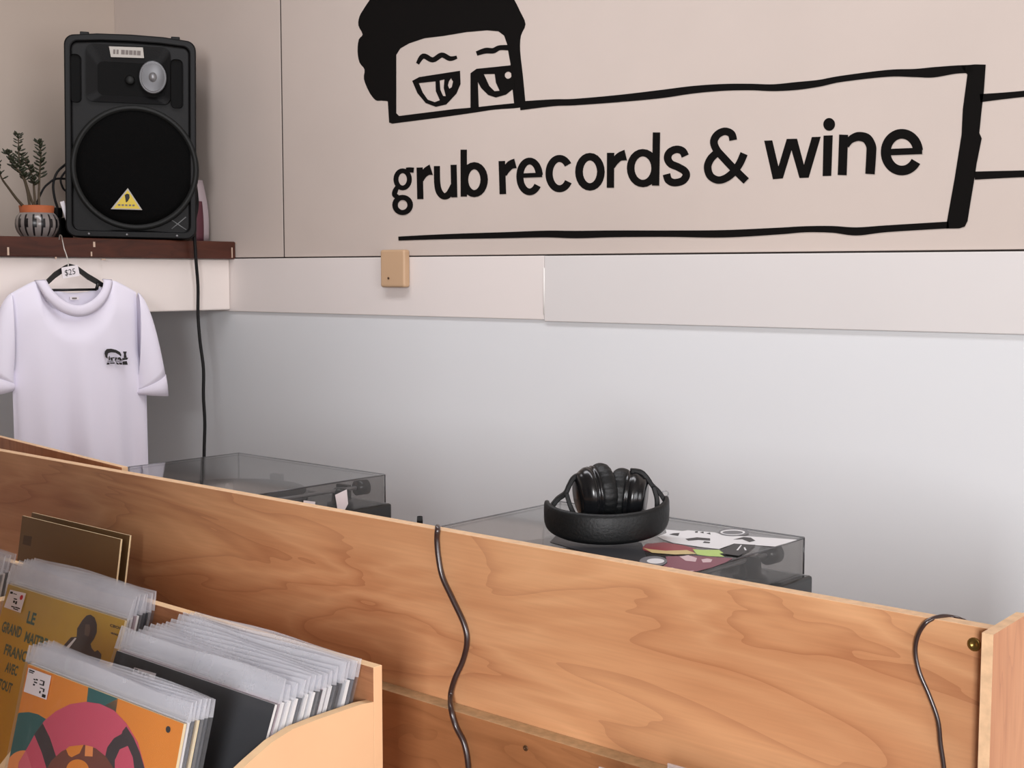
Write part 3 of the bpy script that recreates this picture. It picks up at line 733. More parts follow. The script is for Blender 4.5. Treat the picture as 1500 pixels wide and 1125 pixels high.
# end board: front edge strip, right face, top drops behind
mb = MB()
prof = [(1.233, .0), (1.233, PZT+.002), (1.325, PZT+.004), (1.34, PZT), (1.75, PZT-.06), (1.75, 0)]
x0, x1 = -.4668, -.4555
A = [Vector(L_(x0, v, z)) for v, z in prof]; B = [Vector(L_(x1, v, z)) for v, z in prof]
mb.add(B, [tuple(range(6))], 'ply_end'); mb.add(A, [tuple(range(5, -1, -1))], 'ply_end')
for i in range(6):
    j = (i+1) % 6; mb.add([A[i], A[j], B[j], B[i]], [(0,1,2,3)], 'ply_edge')
mb.build('end_board', part)
def screw(px, py, v, mt, r, par):
    q = toF(onplane(px, py, FW(0, v, 0), FV)); o = Vector(L_(q.x, v, q.z))
    MB().lathe([(r*1.25, -.0008), (r*1.2, .0006), (r, .0012), (r*.45, .0012), (r*.35, .0002), (0, .0002)], mt, 16, xf=lambda p: Vector((o.x + p.x, o.y - p.z, o.z + p.y))).build('screw', par)
screw(1427, 944, PV, 'brass', .0058, part); screw(770, 1096, PV-.026, 'screw_dark', .0032, part)
# angled board behind, left
a = FW(-2.033, 1.279, 0); b = FW(-2.70, 1.362, 0); d = (b - a); ln = d.length
ab = MB().box((-ln, 0, 0), (0, .012, PZT+.004), {'': 'ply_end', '+z': 'ply_edge', '+x': 'ply_edge'}).build('angled_board', loc=a, rotz=math.atan2(-d.y, -d.x), bevel=.0008)
tag(ab, 'plywood board standing at an angle behind the left end of the partition', 'board')

# cables draped over the partition
def onv(l, v): return [onplane(px, py, FW(0, v, 0), FV) for px, py in l]
P = onv([(641,772)], PV + .012) + onv([(641,775),(640,790),(642,815),(648,845),(664,880),(680,915),(684,940),(678,968)], PV - .006) + onv([(666,995),(660,1018)], PV-.012) + onv([(661,1040),(668,1065),(680,1090),(686,1125),(688,1180)], PV - .033)
P = [P[0] + Vector((0, 0, -.012))] + P
tag(MB().tube(spl(P, 6), .0038, 'cable_brown', 10).build('headphone_cable'), 'black cable draped over the middle of the plywood partition', 'cable')
P = [FW(-.47, 1.34, 1.18)] + onv([(1418,917)], PV + .03) + onv([(1408,908),(1395,904)], PV+.022) + onv([(1378,903)], PV+.01) + onv([(1358,911),(1345,930),(1341,955),(1347,985),(1361,1018),(1374,1055),(1378,1090),(1383,1125),(1388,1180)], PV - .005)
P[0] = toF(P[1]); P[0] = FW(P[0].x + .012, P[0].y + .015, P[0].z - .04)
tag(MB().tube(spl(P, 6), .0023, 'cable_brown', 10).build('headphone_cable'), 'thin black cable arching over the right end of the partition', 'cable')
q = toF(onplane(615, 768, FW(0, 1.30, 0), FV))
tag(MB().lathe([(.004, -.13), (.004, q.z-1.23+.0), (.0045, 0), (.0035, .006), (0, .008)], 'rubber', 12, lambda p: FW(q.x, 1.30, q.z) + Vector(p)).build('cable_plug'), 'small black plug tip just poking above the partition between the turntables', 'plug')

# ================================================================== COUNTER AND TURNTABLES
CT = 1.105
ct = empty('counter', FW(-1.45, 1.52, 0), FA, 'plywood counter behind the partition holding the two turntables', 'counter')
MB().box((-.735, -.205, CT-.03), (.94, .24, CT), 'ply_lower').build('worktop', ct, bevel=.002)
for sx in (-.70, .86):
    for sy in (-.18, .20): MB().box((sx-.02, sy-.02, 0), (sx+.02, sy+.02, CT-.03), 'ply_lower').build('leg', ct)
LZ0, LZ1 = 1.176, 1.230
def turntable(u0, u1, v0, v1, label, rz=0):
    uc, vc = (u0+u1)/2, (v0+v1)/2; w, d = (u1-u0)/2, (v1-v0)/2
    t = empty('turntable', FW(uc, vc, CT), FA + rz, label, 'turntable')
    zb = LZ0 - CT
    MB().box((-w-.006, -d-.004, .014), (w+.012, d+.006, zb), 'deck_black').build('plinth', t, bevel=.004)
    for sx in (-1, 1):
        for sy in (-1, 1): MB().lathe([(.017, 0), (.019, .006), (.016, .0145)], 'rubber', 20, lambda p: Vector((sx*(w-.035)+p.x, sy*(d-.035)+p.y, p.z))).build('foot', t)
    px_, py_ = -.035, -.005
    MB().lathe([(.148, zb+.001), (.150, zb+.004), (.150, zb+.012), (.146, zb+.013), (0, zb+.013)], 'silver_ring', 64, lambda p: Vector((px_+p.x, py_+p.y, p.z))).build('platter', t)
    MB().lathe([(.146, zb+.0132), (.146, zb+.016), (0, zb+.016)], 'rubber', 64, lambda p: Vector((px_+p.x, py_+p.y, p.z))).build('slipmat', t)
    MB().lathe([(.0036, zb+.014), (.0036, zb+.027), (.002, zb+.030), (0, zb+.030)], 'silver', 12, lambda p: Vector((px_+p.x, py_+p.y, p.z))).build('spindle', t)
    ax, ay = w-.045, d-.07
    arm = MB().lathe([(.024, zb), (.024, zb+.006), (.016, zb+.008), (.015, zb+.028), (.010, zb+.032), (0, zb+.032)], 'deck_black', 24, lambda p: Vector((ax+p.x, ay+p.y, p.z))).build('tonearm', t)
    MB().tube(spl([(ax+.006, ay+.045, zb+.028), (ax, ay, zb+.028), (ax-.004, ay-.12, zb+.028), (ax-.03, ay-.19, zb+.026), (ax-.045, ay-.21, zb+.024)], 5), .0035, 'silver', 8).build('arm_tube', arm)
    MB().box((ax-.058, ay-.235, zb+.017), (ax-.04, ay-.2, zb+.026), 'deck_black').build('head_shell', arm, bevel=.002)
    MB().tube([(ax+.005, ay+.035, zb+.028), (ax+.008, ay+.058, zb+.028)], .014, 'deck_black', 16).build('counterweight', arm)
    # lid
    mb = MB(); th_ = .003
    mb.box((-w, -d, LZ1-CT-th_), (w, d, LZ1-CT), 'acrylic')
    for a, b in (((-w,-d,zb+.001),(w,-d+th_,LZ1-CT-th_)), ((-w,d-th_,zb+.001),(w,d,LZ1-CT-th_)), ((-w,-d+th_,zb+.001),(-w+th_,d-th_,LZ1-CT-th_)), ((w-th_,-d+th_,zb+.001),(w,d-th_,LZ1-CT-th_))):
        mb.box(a, b, 'acrylic')
    lid = mb.build('dust_cover', t)
    e = MB(); zt = LZ1 - CT
    cs = [(-w,-d),(w,-d),(w,d),(-w,d)]
    for i in range(4):
        a, b = cs[i], cs[(i+1) % 4]; e.tube([(a[0], a[1], zt-.001), (b[0], b[1], zt-.001)], .0013, 'acrylic_edge', 6)
        e.tube([(a[0], a[1], zb+.001), (a[0], a[1], zt-.001)], .0013, 'acrylic_edge', 6)
    e.build('cover_edge', lid)
    for sx in (-.1, .1): MB().box((sx-.016, d-.002, zb-.012), (sx+.016, d+.010, zb+.022), 'deck_black').build('hinge', lid, bevel=.002)
    return t, lid, Vector((uc, vc, CT))
# left machine
TL, lidL, oL = turntable(-2.172, -1.735, 1.318, 1.640, 'black turntable under a smoked lid, left one near the white t-shirt')
def ldpt(px, py, z, o): q = toF(atZ(px, py, z)); return Vector((q.x - o.x, q.y - o.y, z - o.z))
def lvpt(px, py, u, o):
    q = toF(onplane(px, py, FW(u, 0, 0), FU)); return Vector((q.x - o.x, q.y - o.y, q.z - o.z))
UR = -1.7335
MB().poly([lvpt(*p, UR, oL) for p in ((491,725),(508,717),(510,738),(503,751),(495,749))], (-.0006, 0, 0), 'card_white').build('paper_tag', lidL)
MB().poly([lvpt(*p, UR, oL) for p in ((445,733),(462,735),(461,744),(444,741))], (-.0006, 0, 0), 'card_white').build('paper_label', lidL)
MB().lathe([(.019, 0), (.019, .012), (.017, .014), (0, .014)], 'deck_black', 24, lambda p: Vector((.19+p.x, -.06+p.y, LZ0-CT+p.z))).build('speed_knob', TL)
# right machine
TR, lidR, oR = turntable(-1.312, -.872, 1.300, 1.630, 'black turntable with a sticker-covered smoked lid under the headphones')
MB().lathe([(.020, 0), (.020, .020), (.0185, .022), (0, .022)], 'silver', 24, lambda p: Vector((.19+p.x, -.03+p.y, LZ0-CT+p.z))).build('speed_knob', TR)
ZS = LZ1 + .0003
def stick(l, mt, k=0, dz=0, name='sticker'):
    L = [v2(*p) for p in l]; L = spl(L, k, True) if k else L
    mb = MB().poly([ldpt(p.x, p.y, ZS + dz, oR) for p in L], (0, 0, .0004), mt)
    return mb
KZ = (940, 760); KS = 9.375
def kz(l): return [(KZ[0]+a/KS, KZ[1]+b/KS) for a, b in l]
stick(kz([(-1100,150),(0,330),(60,520),(100,660),(230,700),(-700,480),(-1260,320)]), 'sticker_black').build('sticker', lidR)  # flat dark patch on the lid below the headphones
mb = stick(kz([(330,150),(560,170),(640,160),(1000,190),(1160,235),(1500,245),(2130,290),(1830,380),(1270,340),(1060,415),(840,390),(560,350),(430,330),(300,285),(220,245),(340,200)]), 'sticker_white', dz=.0004)
for l in ([(430,200),(520,195),(500,235),(380,215)], [(600,275),(760,255),(940,270),(940,300),(780,290),(640,300)], [(860,310),(940,320),(930,335),(840,330)], [(730,175),(770,168),(770,190),(735,190)], [(800,185),(850,175),(850,200)], [(890,200),(940,190),(945,215)], [(1260,285),(1400,250),(1500,260),(1560,300),(1480,320),(1380,280)]):
    mb.poly([ldpt(*p, ZS+.0009, oR) for p in kz(l)], (0, 0, .0002), 'sticker_black')
mb.build('sticker', lidR)
mb = stick(kz(ell(1260,185,210,52)), 'sticker_grey', dz=.0010); mb.poly([ldpt(*p, ZS+.0015, oR) for p in kz(ell(1250,185,170,36))], (0,0,.0002), 'sticker_white'); mb.poly([ldpt(*p, ZS+.0018, oR) for p in kz(ell(1250,187,140,24))], (0,0,.0002), 'sticker_grey'); mb.build('sticker', lidR)
mb = stick(kz([(10,400),(60,345),(300,325),(560,365),(740,410),(700,480),(460,490),(150,465),(20,430)]), 'sticker_red', dz=.0004)
mb.poly([ldpt(*p, ZS+.0009, oR) for p in kz([(20,400),(120,420),(330,440),(620,430),(760,480),(460,490),(140,465)])], (0,0,.0002), 'sticker_gold'); mb.build('sticker', lidR)
stick(kz([(700,420),(830,430),(1060,430),(1120,470),(1060,480),(1130,520),(900,510),(760,490)]), 'sticker_green', dz=.0014).build('sticker', lidR)
mb = stick(kz([(1080,440),(1280,345),(1560,360),(1480,430),(1330,510),(1100,480)]), 'sticker_black', dz=.0009)
mb.poly([ldpt(*p, ZS+.0014, oR) for p in kz([(1300,430),(1360,360),(1375,362),(1325,432)])], (0,0,.0002), 'sticker_white'); mb.poly([ldpt(*p, ZS+.0014, oR) for p in kz([(1400,395),(1420,392),(1440,430),(1415,430)])], (0,0,.0002), 'sticker_white'); mb.build('sticker', lidR)
mb = stick(kz([(330,520),(500,515),(700,510),(1000,530),(1250,545),(1150,600),(960,670),(760,720),(500,745),(230,700),(350,610)]), 'sticker_maroon', dz=.0004)
for l in ([(520,520),(640,500),(760,540),(740,590),(600,575)], [(820,560),(900,545),(970,560),(950,595),(840,600)], [(250,690),(420,670),(560,720),(720,712),(640,745),(480,750)]):
    mb.poly([ldpt(*p, ZS+.0009, oR) for p in kz(l)], (0,0,.0002), 'rose_card')
mb.build('sticker', lidR)
mb = stick(kz(ell(160,585,190,70)), 'sticker_grey', dz=.0012); mb.poly([ldpt(*p, ZS+.0017, oR) for p in kz(ell(190,580,120,35))], (0,0,.0002), 'sticker_white'); mb.build('sticker', lidR)

# ================================================================== HEADPHONES
hc = atZ(893, 797, LZ1 + .003)
hc = hc + CF0 * .062
HP = empty('headphones', (hc.x, hc.y, LZ1+.0022), YAW, 'folded black over-ear headphones resting on the sticker-covered turntable lid', 'headphones')
hk_ = (hc - EYE).dot(CF) / FPX      # metres per photo pixel here
def band(t):  # t 0..1 from left end round the front to the right end
    a = R_(180 + 20 - 40*0) ; ang = R_(200 - 20) 
    q = math.pi * (1 + t); x = .0835 * math.cos(q); y = .066 * math.sin(q)
    return Vector((x, y + .0, .0))
rows = []
N = 36
for i in range(N + 1):
    t = i / N; c = band(t); e = abs(2*t-1)
    tn = (band(min(1, t+.01)) - band(max(0, t-.01))).normalized(); nn = Vector((tn.y, -tn.x, 0))
    zc = .0215 + .016 * e**2 + (.006 * (t-.5)); h = .021 - .005 * e**3; w = .0065 - .002 * e
    r = []
    for k in range(12):
        q = 2*math.pi*k/12; cx_, cz_ = math.cos(q), math.sin(q)
        r.append(c + nn * w * (abs(cx_)**.6) * (1 if cx_ > 0 else -1) + Vector((0, 0, zc + h * (abs(cz_)**.5) * (1 if cz_ > 0 else -1))))
    rows.append(r)
mb = MB(); mb.grid(rows, 'leather', closed=True); mb.add(rows[0], [tuple(range(12))], 'leather'); mb.add(rows[-1], [tuple(range(12))], 'leather')
mb.build('headband', HP)
def cup(cx, cz, tilt, sgn, cy=.002, R0=.041):
    def xf(p):  # local z of the lathe -> outward axis
        v = Vector((p.z * sgn, p.x, p.y)); 
        v = Matrix.Rotation(tilt, 3, 'Y') @ v; v = Matrix.Rotation(sgn * R_(-14), 3, 'Z') @ v
        return Vector((cx, cy, cz)) + v
    pad = MB()
    prof = [(R0*.55, -.0245), (R0*.80, -.0262), (R0*.96, -.022), (R0*1.02, -.014), (R0*.98, -.006), (R0*.9, -.003)]
    prof = [(p.x, p.y) for p in spl([v2(*q) for q in prof], 3)]
    n = 72; vs = []
    for r, h in prof:
        for k in range(n):
            q = 2*math.pi*k/n; rr_ = r * (1 + .018 * math.sin(q*24)); vs.append(xf(Vector((rr_*math.cos(q), rr_*math.sin(q)*1.05, h))))
    fs = [(i*n+k, i*n+(k+1)%n, (i+1)*n+(k+1)%n, (i+1)*n+k) for i in range(len(prof)-1) for k in range(n)]
    pad.add(vs, fs + [tuple(range(n))], 'leather', True)
    shell = MB().lathe([(R0*.9, -.005), (R0*.97, -.004), (R0*.98, -.001), (R0*.92, .0), (R0*.92, .003), (R0*.97, .004), (R0*.95, .010), (R0*.86, .016), (R0*.80, .018), (R0*.78, .0215), (R0*.66, .0235), (0, .024)], 'gloss_black', 56, lambda p: xf(Vector((p.x, p.y*1.05, p.z))))
    o = shell.build('ear_cup', HP); pad.build('ear_pad', o)
    return o
def hx(px): return (px - 893) * hk_
def hz(py): return (797 - py) * hk_ * .98
cup(hx(874), hz(733), R_(-6), -1, cy=.0, R0=.0375); cup(hx(927), hz(739), R_(5), 1, cy=.006, R0=.0355)
def yoke(pts, w, name='yoke'):
    rows = []
    P = spl([Vector((hx(a), y, hz(b))) for a, b, y in pts], 6); Wd = [w[0] + (w[1]-w[0]) * i / (len(P)-1) for i in range(len(P))]
    for i, p in enumerate(P):
        t = (P[min(i+1, len(P)-1)] - P[max(i-1, 0)]).normalized(); n_ = Vector((t.z, 0, -t.x)).normalized()
        a = n_ * .0032; b = Vector((0, 1, 0)) * Wd[i] / 2
        rows.append([p + a + b, p - a + b, p - a - b, p + a - b])
    mb = MB(); mb.grid(rows, 'black_plastic', closed=True, smooth=False); mb.add(rows[0], [(0,1,2,3)], 'black_plastic'); mb.add(rows[-1], [(0,1,2,3)], 'black_plastic')
    return mb.build(name, HP, bevel=.0012)
yoke([(814,752,.002),(822,742,.002),(833,733,.0),(838,722,.0),(845,710,.0),(858,703,.0)], (.016, .010))
yoke([(834,732,-.004),(840,752,-.006),(848,768,-.01)], (.012, .008))
yoke([(978,744,.004),(970,732,.004),(960,722,.004),(952,710,.004),(943,702,.005),(928,700,.006)], (.016, .010))
yoke([(961,722,.0),(966,740,-.004),(966,756,-.008)], (.012, .008))
r = [Vector((hx(979) + .0045*math.cos(q), .002, hz(734) + .004*math.sin(q))) for q in [2*math.pi*k/16 for k in range(17)]]
MB().tube(r, .0009, 'silver', 6, cap=False).build('cable_loop', HP)

# ================================================================== RECORD BINS
BZ = .829    # floor of the bins
BVB = 1.030  # back of the bins
tb = empty('browser_table', FW(-1.63, .80, 0), FA, 'plywood table under the record bins', 'table')
MB().box((-1.08, -.33, BZ-.045), (.55, .42, BZ-.013), 'mdf').build('table_top', tb, bevel=.002)
for sx in (-1.02, .5):
    for sy in (-.28, .36): MB().box((sx-.025, sy-.025, 0), (sx+.025, sy+.025, BZ-.045), 'mdf').build('leg', tb)
def side_prof(v_front, v_back):
    P = [(v_back, BZ-.012), (v_back, 1.099), (v_back-.02, 1.101), (.93, 1.1005), (.895, 1.099), (.865, 1.092), (.835, 1.079), (.80, 1.062), (.745, 1.012), (.69, .965), (.62, .93), (v_front, .925), (v_front, BZ-.012)]
    return P
def bin_side(mb, u0, u1, v_back):
    P = side_prof(.50, v_back); n = len(P)
    A = [(u0, v, z) for v, z in P]; B = [(u1, v, z) for v, z in P]
    mb.poly(B, (u0-u1, 0, 0), 'mdf', side='mdf_edge')
def record_bin(u0, u1, label):
    """u0,u1 = outer faces"""
    t = empty('record_bin', FW((u0+u1)/2, .75, BZ-.012), FA, label, 'record bin')
    o = Vector(((u0+u1)/2, .75, BZ-.012))
    def sub(mb, name, **k):
        mb.v = [p - o for p in mb.v]; return mb.build(name, t, **k)
    sub(MB().box((u0, BVB-.014, BZ-.012), (u1, BVB, 1.140), {'': 'bin_inner', '+x': 'mdf', '+z': 'mdf_edge'}), 'back_panel', bevel=.0008)
    mb = MB(); bin_side(mb, u1-.012, u1, BVB-.0142); sub(mb, 'side_panel')
    mb = MB(); bin_side(mb, u0, u0+.012, BVB-.0142); sub(mb, 'side_panel')
    sub(MB().box((u0+.0122, .5, BZ-.012), (u1-.0122, BVB-.0142, BZ), 'mdf'), 'base_panel')
    sub(MB().box((u0+.0122, .5, BZ), (u1-.0122, .512, .925), 'mdf'), 'front_panel')
    return t
record_bin(-1.449, -1.097, 'pale wooden record bin at the right holding the orange and black covers')
record_bin(-1.879, -1.4495, 'pale wooden record bin in the middle holding the yellow cover')
record_bin(-2.245, -1.8795, 'pale wooden record bin cut off by the left edge')

# records ------------------------------------------------------------
def record(uc, vt, lean, label, cover='white_card', edge=None, group=None, art=None, height=.345, dx=0, sticker=None, roll=0.0, cat='record', zb=BZ, plastic=True, thick=.0035, hc_=.315):
    """record whose cover top edge is at v=vt; lean in degrees (top away)"""
    th_ = R_(lean); vb = vt - hc_ * math.sin(th_)
    t = empty('record_sleeve', FW(uc + dx, vb, zb + .0008 + abs(math.sin(roll)) * .16), FA, label, cat, group)
    t.rotation_euler = (-th_, roll, FA)
    mb = MB(); w = hc_/2
    mb.box((-w, 0, .0012), (w, thick, hc_), {'': cover, '+x': edge or cover, '+z': edge or cover, '-x': edge or cover})
    if art: art(mb, t, w)
    cv = mb.build('cover', t)
    if plastic:
        pw = w + .0055; f = .0009; mb = MB()
        mb.box((-pw, -f, 0), (pw, thick + f, hc_ + .002), 'poly')
        ys_ = []
        rows = []
        for j, z in enumerate((hc_ + .002, hc_ + (height-hc_)*.4, hc_ + (height-hc_)*.75, height)):
            r = []; rb = []
            for i in range(9):
                x = -pw + 2*pw*i/8; wv = .0016 * math.sin(i*1.7 + uc*40 + vt*90) * j/3
                zz_ = z + (.0018 * math.sin(i * .9 + vt * 130) if j == 3 else 0)
                hthick = (thick + 2*f) * (1 - .75*j/3) / 2
                r.append(Vector((x, thick/2 - hthick + wv, zz_))); rb.append(Vector((x, thick/2 + hthick + wv, zz_)))
            rows.append(r + rb[::-1])
        mb.grid(rows, 'poly_flap', closed=True, smooth=False)
        mb.build('plastic_sleeve', t, recalc=True)
    if sticker: sticker(t)
    return t
def plane_of(t):
    bpy.context.view_layer.update(); mw = t.matrix_world.copy(); n = (mw.to_3x3() @ Vector((0, 1, 0))); return mw, n
def cpt(t, px, py, d=-.0003):
    mw, n = plane_of(t); q = onplane(px, py, mw.translation, n); q = mw.inverted() @ q; return Vector((q.x, d, q.z))
def clipc(P, w, h=.315, z0=.002):
    """clip polygon to the cover rectangle (Sutherland-Hodgman)"""
    def clip(P, f, g):
        out = []
        for i in range(len(P)):
            a, b = P[i], P[(i+1) % len(P)]; fa, fb = f(a), f(b)
            if fa >= 0: out.append(a)
            if (fa >= 0) != (fb >= 0): out.append(a + (b-a) * (fa / (fa - fb)))
        return out
    for f in (lambda p: p.x + w, lambda p: w - p.x, lambda p: h - p.z, lambda p: p.z - z0):
        if len(P) < 3: return []
        P = clip(P, f, None)
    return P
def apoly(mb, t, w, pts, mat, lay, k=0):
    L = [v2(*p) for p in pts]; L = spl(L, k, True) if k else L
    P = clipc([cpt(t, p.x, p.y) for p in L], w); d = -.00012 * lay
    if len(P) < 3: return
    P = [Vector((p.x, d, p.z)) for p in P]
    tr = tessellate_polygon([P]); mb.add(P, [tuple(x) for x in tr], mat)
def otrans(l, off, s): return [(off[0] + a/s, off[1] + b/s) for a, b in l]
def art_orange(mb, t, w):
    O, s = (0, 970), 6.818
    def A(l, mt, lay, k=0): apoly(mb, t, w, otrans(l, O, s), mt, lay, k)
    A([(890,180),(1185,300),(1140,640),(850,560)], 'teal_ink', 1)
    A([(100,560),(195,505),(290,498),(380,520),(470,575),(560,700),(480,900),(200,1100),(60,1000)], 'teal_ink', 1, 0)
    A(ell(240,1080,185,200,n=32), 'salmon_ink', 2)
    A([(1050,430),(1265,640),(1380,850),(1450,1057),(1500,1300),(1700,1300),(1700,100)], 'orange_ink', 1)
    # big pink circle
    A([(190,1000),(290,830),(360,700),(450,580),(560,490),(700,420),(860,395),(1000,415),(1140,480),(1265,610),(1380,800),(1450,1057),(1500,1300),(160,1300)], 'pink_ink', 3)
    A([(195,1000),(260,880),(300,990),(330,1100),(190,1100)], 'rose_ink', 3.5)
    A([(345,720),(430,610),(500,750),(560,930),(620,1100),(480,1100),(420,900)], 'charcoal_ink', 4)
    A([(1050,960),(1075,850),(1140,760),(1220,715),(1225,690),(1265,640),(1340,760),(1400,900),(1460,1100),(1350,1100),(1330,950),(1280,835),(1200,870),(1150,980),(1150,1100),(1070,1100)], 'charcoal_ink', 4)
    A([(440,1120),(520,980),(620,890),(720,845),(850,825),(960,860),(1060,940),(1140,1060),(1200,1200),(440,1200)], 'brown_ink', 5)
    A([(665,870),(700,840),(840,825),(800,910),(720,950),(690,930)], 'orange_ink', 6)
    A([(858,828),(935,845),(930,942),(852,938)], 'salmon_ink', 6)
    A(ell(780,1080,115,110,n=28), 'orange_ink', 6)
    A(otrans(ell(247,1068,3.2,4.2,n=16), (0,0), 1/6.818) if False else [((a)*6.818, (b-970)*6.818) for a, b in ell(247,1068.5,3.4,5,n=16)], 'ink', 6)
def mk_sticker(pxl, marks, red=None):
    def f(t):
        P = [cpt(t, *p) for p in pxl]; mb = MB(); y = -.0022
        mb.poly([Vector((p.x, y, p.z)) for p in P], (0, -.0003, 0), 'card_white')
        def bil(a, b):
            q = (P[0]*(1-a) + P[1]*a)*(1-b) + (P[3]*(1-a) + P[2]*a)*b; return Vector((q.x, y-.0005, q.z))
        for a0, b0, a1, b1 in marks: mb.poly([bil(a0,b0), bil(a1,b0), bil(a1,b1), bil(a0,b1)], (0, -.0001, 0), 'ink')
        if red: 
            a, b = red; mb.poly([bil(a+.09*math.cos(q), b+.13*math.sin(q)) for q in [k*.5236 for k in range(12)]], (0,-.0001,0), 'red_dot')
        mb.build('price_sticker', t, recalc=False)
    return f
st_or = mk_sticker([(44.5,978),(77.5,990),(70.5,1025),(37.5,1013)], [(.06,.05,.3,.1),(.06,.13,.26,.17),(.32,.35,.4,.4),(.42,.32,.5,.38),(.36,.45,.5,.5),(.34,.55,.42,.62),(.6,.3,.8,.34),(.74,.34,.8,.48),(.6,.46,.8,.5),(.66,.6,.86,.64),(.8,.64,.86,.74),(.66,.74,.72,.84),(.8,.82,.95,.95)])
OR = record(-1.272, .766, 14, 'record with an orange, pink and teal abstract cover, frontmost in its bin', 'orange_ink', 'cream_edge', art=art_orange, sticker=st_or, height=.338)
# letters laid on a cover
def cover_text(mb, t, body, px0, px1, mat, wide=1.0, lay=3, bold=.0):
    a = cpt(t, *px0); b = cpt(t, *px1)   # a: lower-left, b: upper-right in local x,z
    vs, fs = text_polys(body, 1.0, bold)
    x0 = min(v.x for v in vs); x1 = max(v.x for v in vs); y0 = min(v.y for v in vs); y1 = max(v.y for v in vs)
    P = [Vector((a.x + (v.x-x0)/(x1-x0)*(b.x-a.x), -.00012*lay, a.z + (v.y-y0)/(y1-y0)*(b.z-a.z))) for v in vs]
    mb.add(P, fs, mat)
def art_yellow(mb, t, w):
    O, s = (0, 830), 6.618
    def A(l, mt, lay, k=0): apoly(mb, t, w, otrans(l, O, s), mt, lay, k)
    def T(body, a, b, m='green_ink'): cover_text(mb, t, body, (O[0]+a[0]/s, O[1]+a[1]/s), (O[0]+b[0]/s, O[1]+b[1]/s), m, bold=.035)
    T('LE', (255,545), (360,455)); T('GRAND', (10,630), (225,590)); T('MAITRE', (232,728), (470,700)); T('FRANCO', (35,850), (330,845)); T('AVEC', (45,1020), (185,965)); T('TOUT', (-20,1180),(130,1135))
    T('CBOC', (1065,580), (1190,590), 'figure_ink'); T('400', (1070,650), (1150,655), 'figure_ink')
    A([(590,800),(640,740),(690,685),(745,680),(750,600),(775,560),(800,520),(840,475),(880,465),(920,495),(942,560),(940,640),(915,700),(880,750),(890,790),(920,825),(950,810),(985,850),(980,900),(900,1000),(700,1000)], 'figure_ink', 3)
    A([(830,560),(870,560),(880,620),(860,680),(820,660)], 'figure_light', 4)
    A([(640,785),(730,690),(745,695),(665,800)], 'white_card', 4)
st_ye = mk_sticker([(17,864),(40,869.5),(32,898),(8,889.5)], [(.08,.08,.24,.2),(.28,.14,.5,.18),(.4,.38,.6,.44),(.42,.5,.52,.62),(.56,.5,.66,.66),(.4,.8,.62,.86),(.64,.78,.92,.84),(.55,.88,.85,.93)], red=(.82,.25))
YE = record(-1.685, .960, 17, 'record with a yellow cover, green French title and a seated man', 'yellow_ink', 'cream_edge', art=art_yellow, sticker=st_ye)
st_bl = mk_sticker([(199,978),(231,987),(227,998),(194,991)], [(.05,.1,.2,.4),(.28,.25,.4,.55),(.5,.3,.56,.9),(.6,.3,.75,.5),(.72,.6,.8,.95)])
BL = record(-1.276, .888, 21, 'record in a plain black cover with white label, in front of the packed stack', 'black_card', 'white_card', sticker=st_bl)
# behind the orange record
for k, (cvr, ed) in enumerate((('white_card','white_card'),('black_card','black_card'),('tan_card','cream_edge'),('navy_card','navy_card'),('black_card','black_card'))):
    record(-1.274, .766 + .0058*(k+1), 14 + .3*(k+1), 'sleeved record packed directly behind the orange cover', cvr, ed, 'records behind the orange cover', dx=random.uniform(-.001, .0012), height=.337)
# behind the yellow record
for k, (cvr, ed) in enumerate((('tan_card','white_card'),('white_card','white_card'),('rose_card','white_card'),('black_card','black_card'),('black_card','black_card'),('white_card','grey_card'))):
    record(-1.690, .960 + .0072*(k+1), 17 - .3*(k+1), 'sleeved record packed directly behind the yellow cover', cvr, ed, 'records behind the yellow cover', dx=random.uniform(-.003, .004))
# the packed stack in the right bin
cols = ['rose_card','white_card','white_card','navy_card','white_card','white_card','black_card','rose_card','white_card','black_card','black_card','white_card','navy_card','navy_card','white_card','white_card']
NB = 13
for k in range(NB):
    f = (k + 1) / NB; vt = .888 + f * .112; ln_ = 21 - 2 * f
    record(-1.276, vt, ln_, 'sleeved record in the packed stack behind the black cover', cols[k], 'white_card' if cols[k] in ('white_card','rose_card') else cols[k], 'packed records behind the black cover',
           height=.337 + (0 if k < 9 else .003), dx=random.uniform(-.002, .002) + .001, thick=.0055)
# left bin, just inside the frame
for k, cvr in enumerate(('black_card','white_card','grey_card')):
    record(-2.060, .975 + k*.009, 16 - k*1.0, ['dark record cover at the far left edge, nearest of its bin','white record cover at the far left edge behind the dark one','grey record cover at the far left edge, rearmost of its bin'][k], cvr, 'white_card')
# gold covers leaning on the partition
def art_gold(mb, t, w):
    def A(l, mt, lay): apoly(mb, t, w, l, mt, lay)
    A([(35,784),(47,786),(45,800),(33,797)], 'gold_dark', 1)
GZ = .856
g1 = record(-2.006, 1.158, 9, 'gold record cover with a small dark square, in front of its twin', 'gold_card', 'cream_edge', art=art_gold, plastic=False, thick=.003, zb=GZ)
g2 = record(-2.022, 1.185, 9, 'second gold record cover, right of and behind its twin', 'gold_card', 'cream_edge', plastic=False, thick=.003, zb=GZ)
led = MB().box((-.33, -.14, 0), (.33, .07, .018), 'mdf').build('box_ledge', loc=FW(-1.95, 1.155, GZ-.019), rotz=FA, bevel=.001)
tag(led, 'narrow wooden ledge behind the record bins carrying the gold covers', 'ledge')
for sx in (-.3, .3): MB().box((sx-.015, -.13, -(GZ-.019-BZ+.012)), (sx+.015, -.10, 0), 'mdf').build('leg', led)
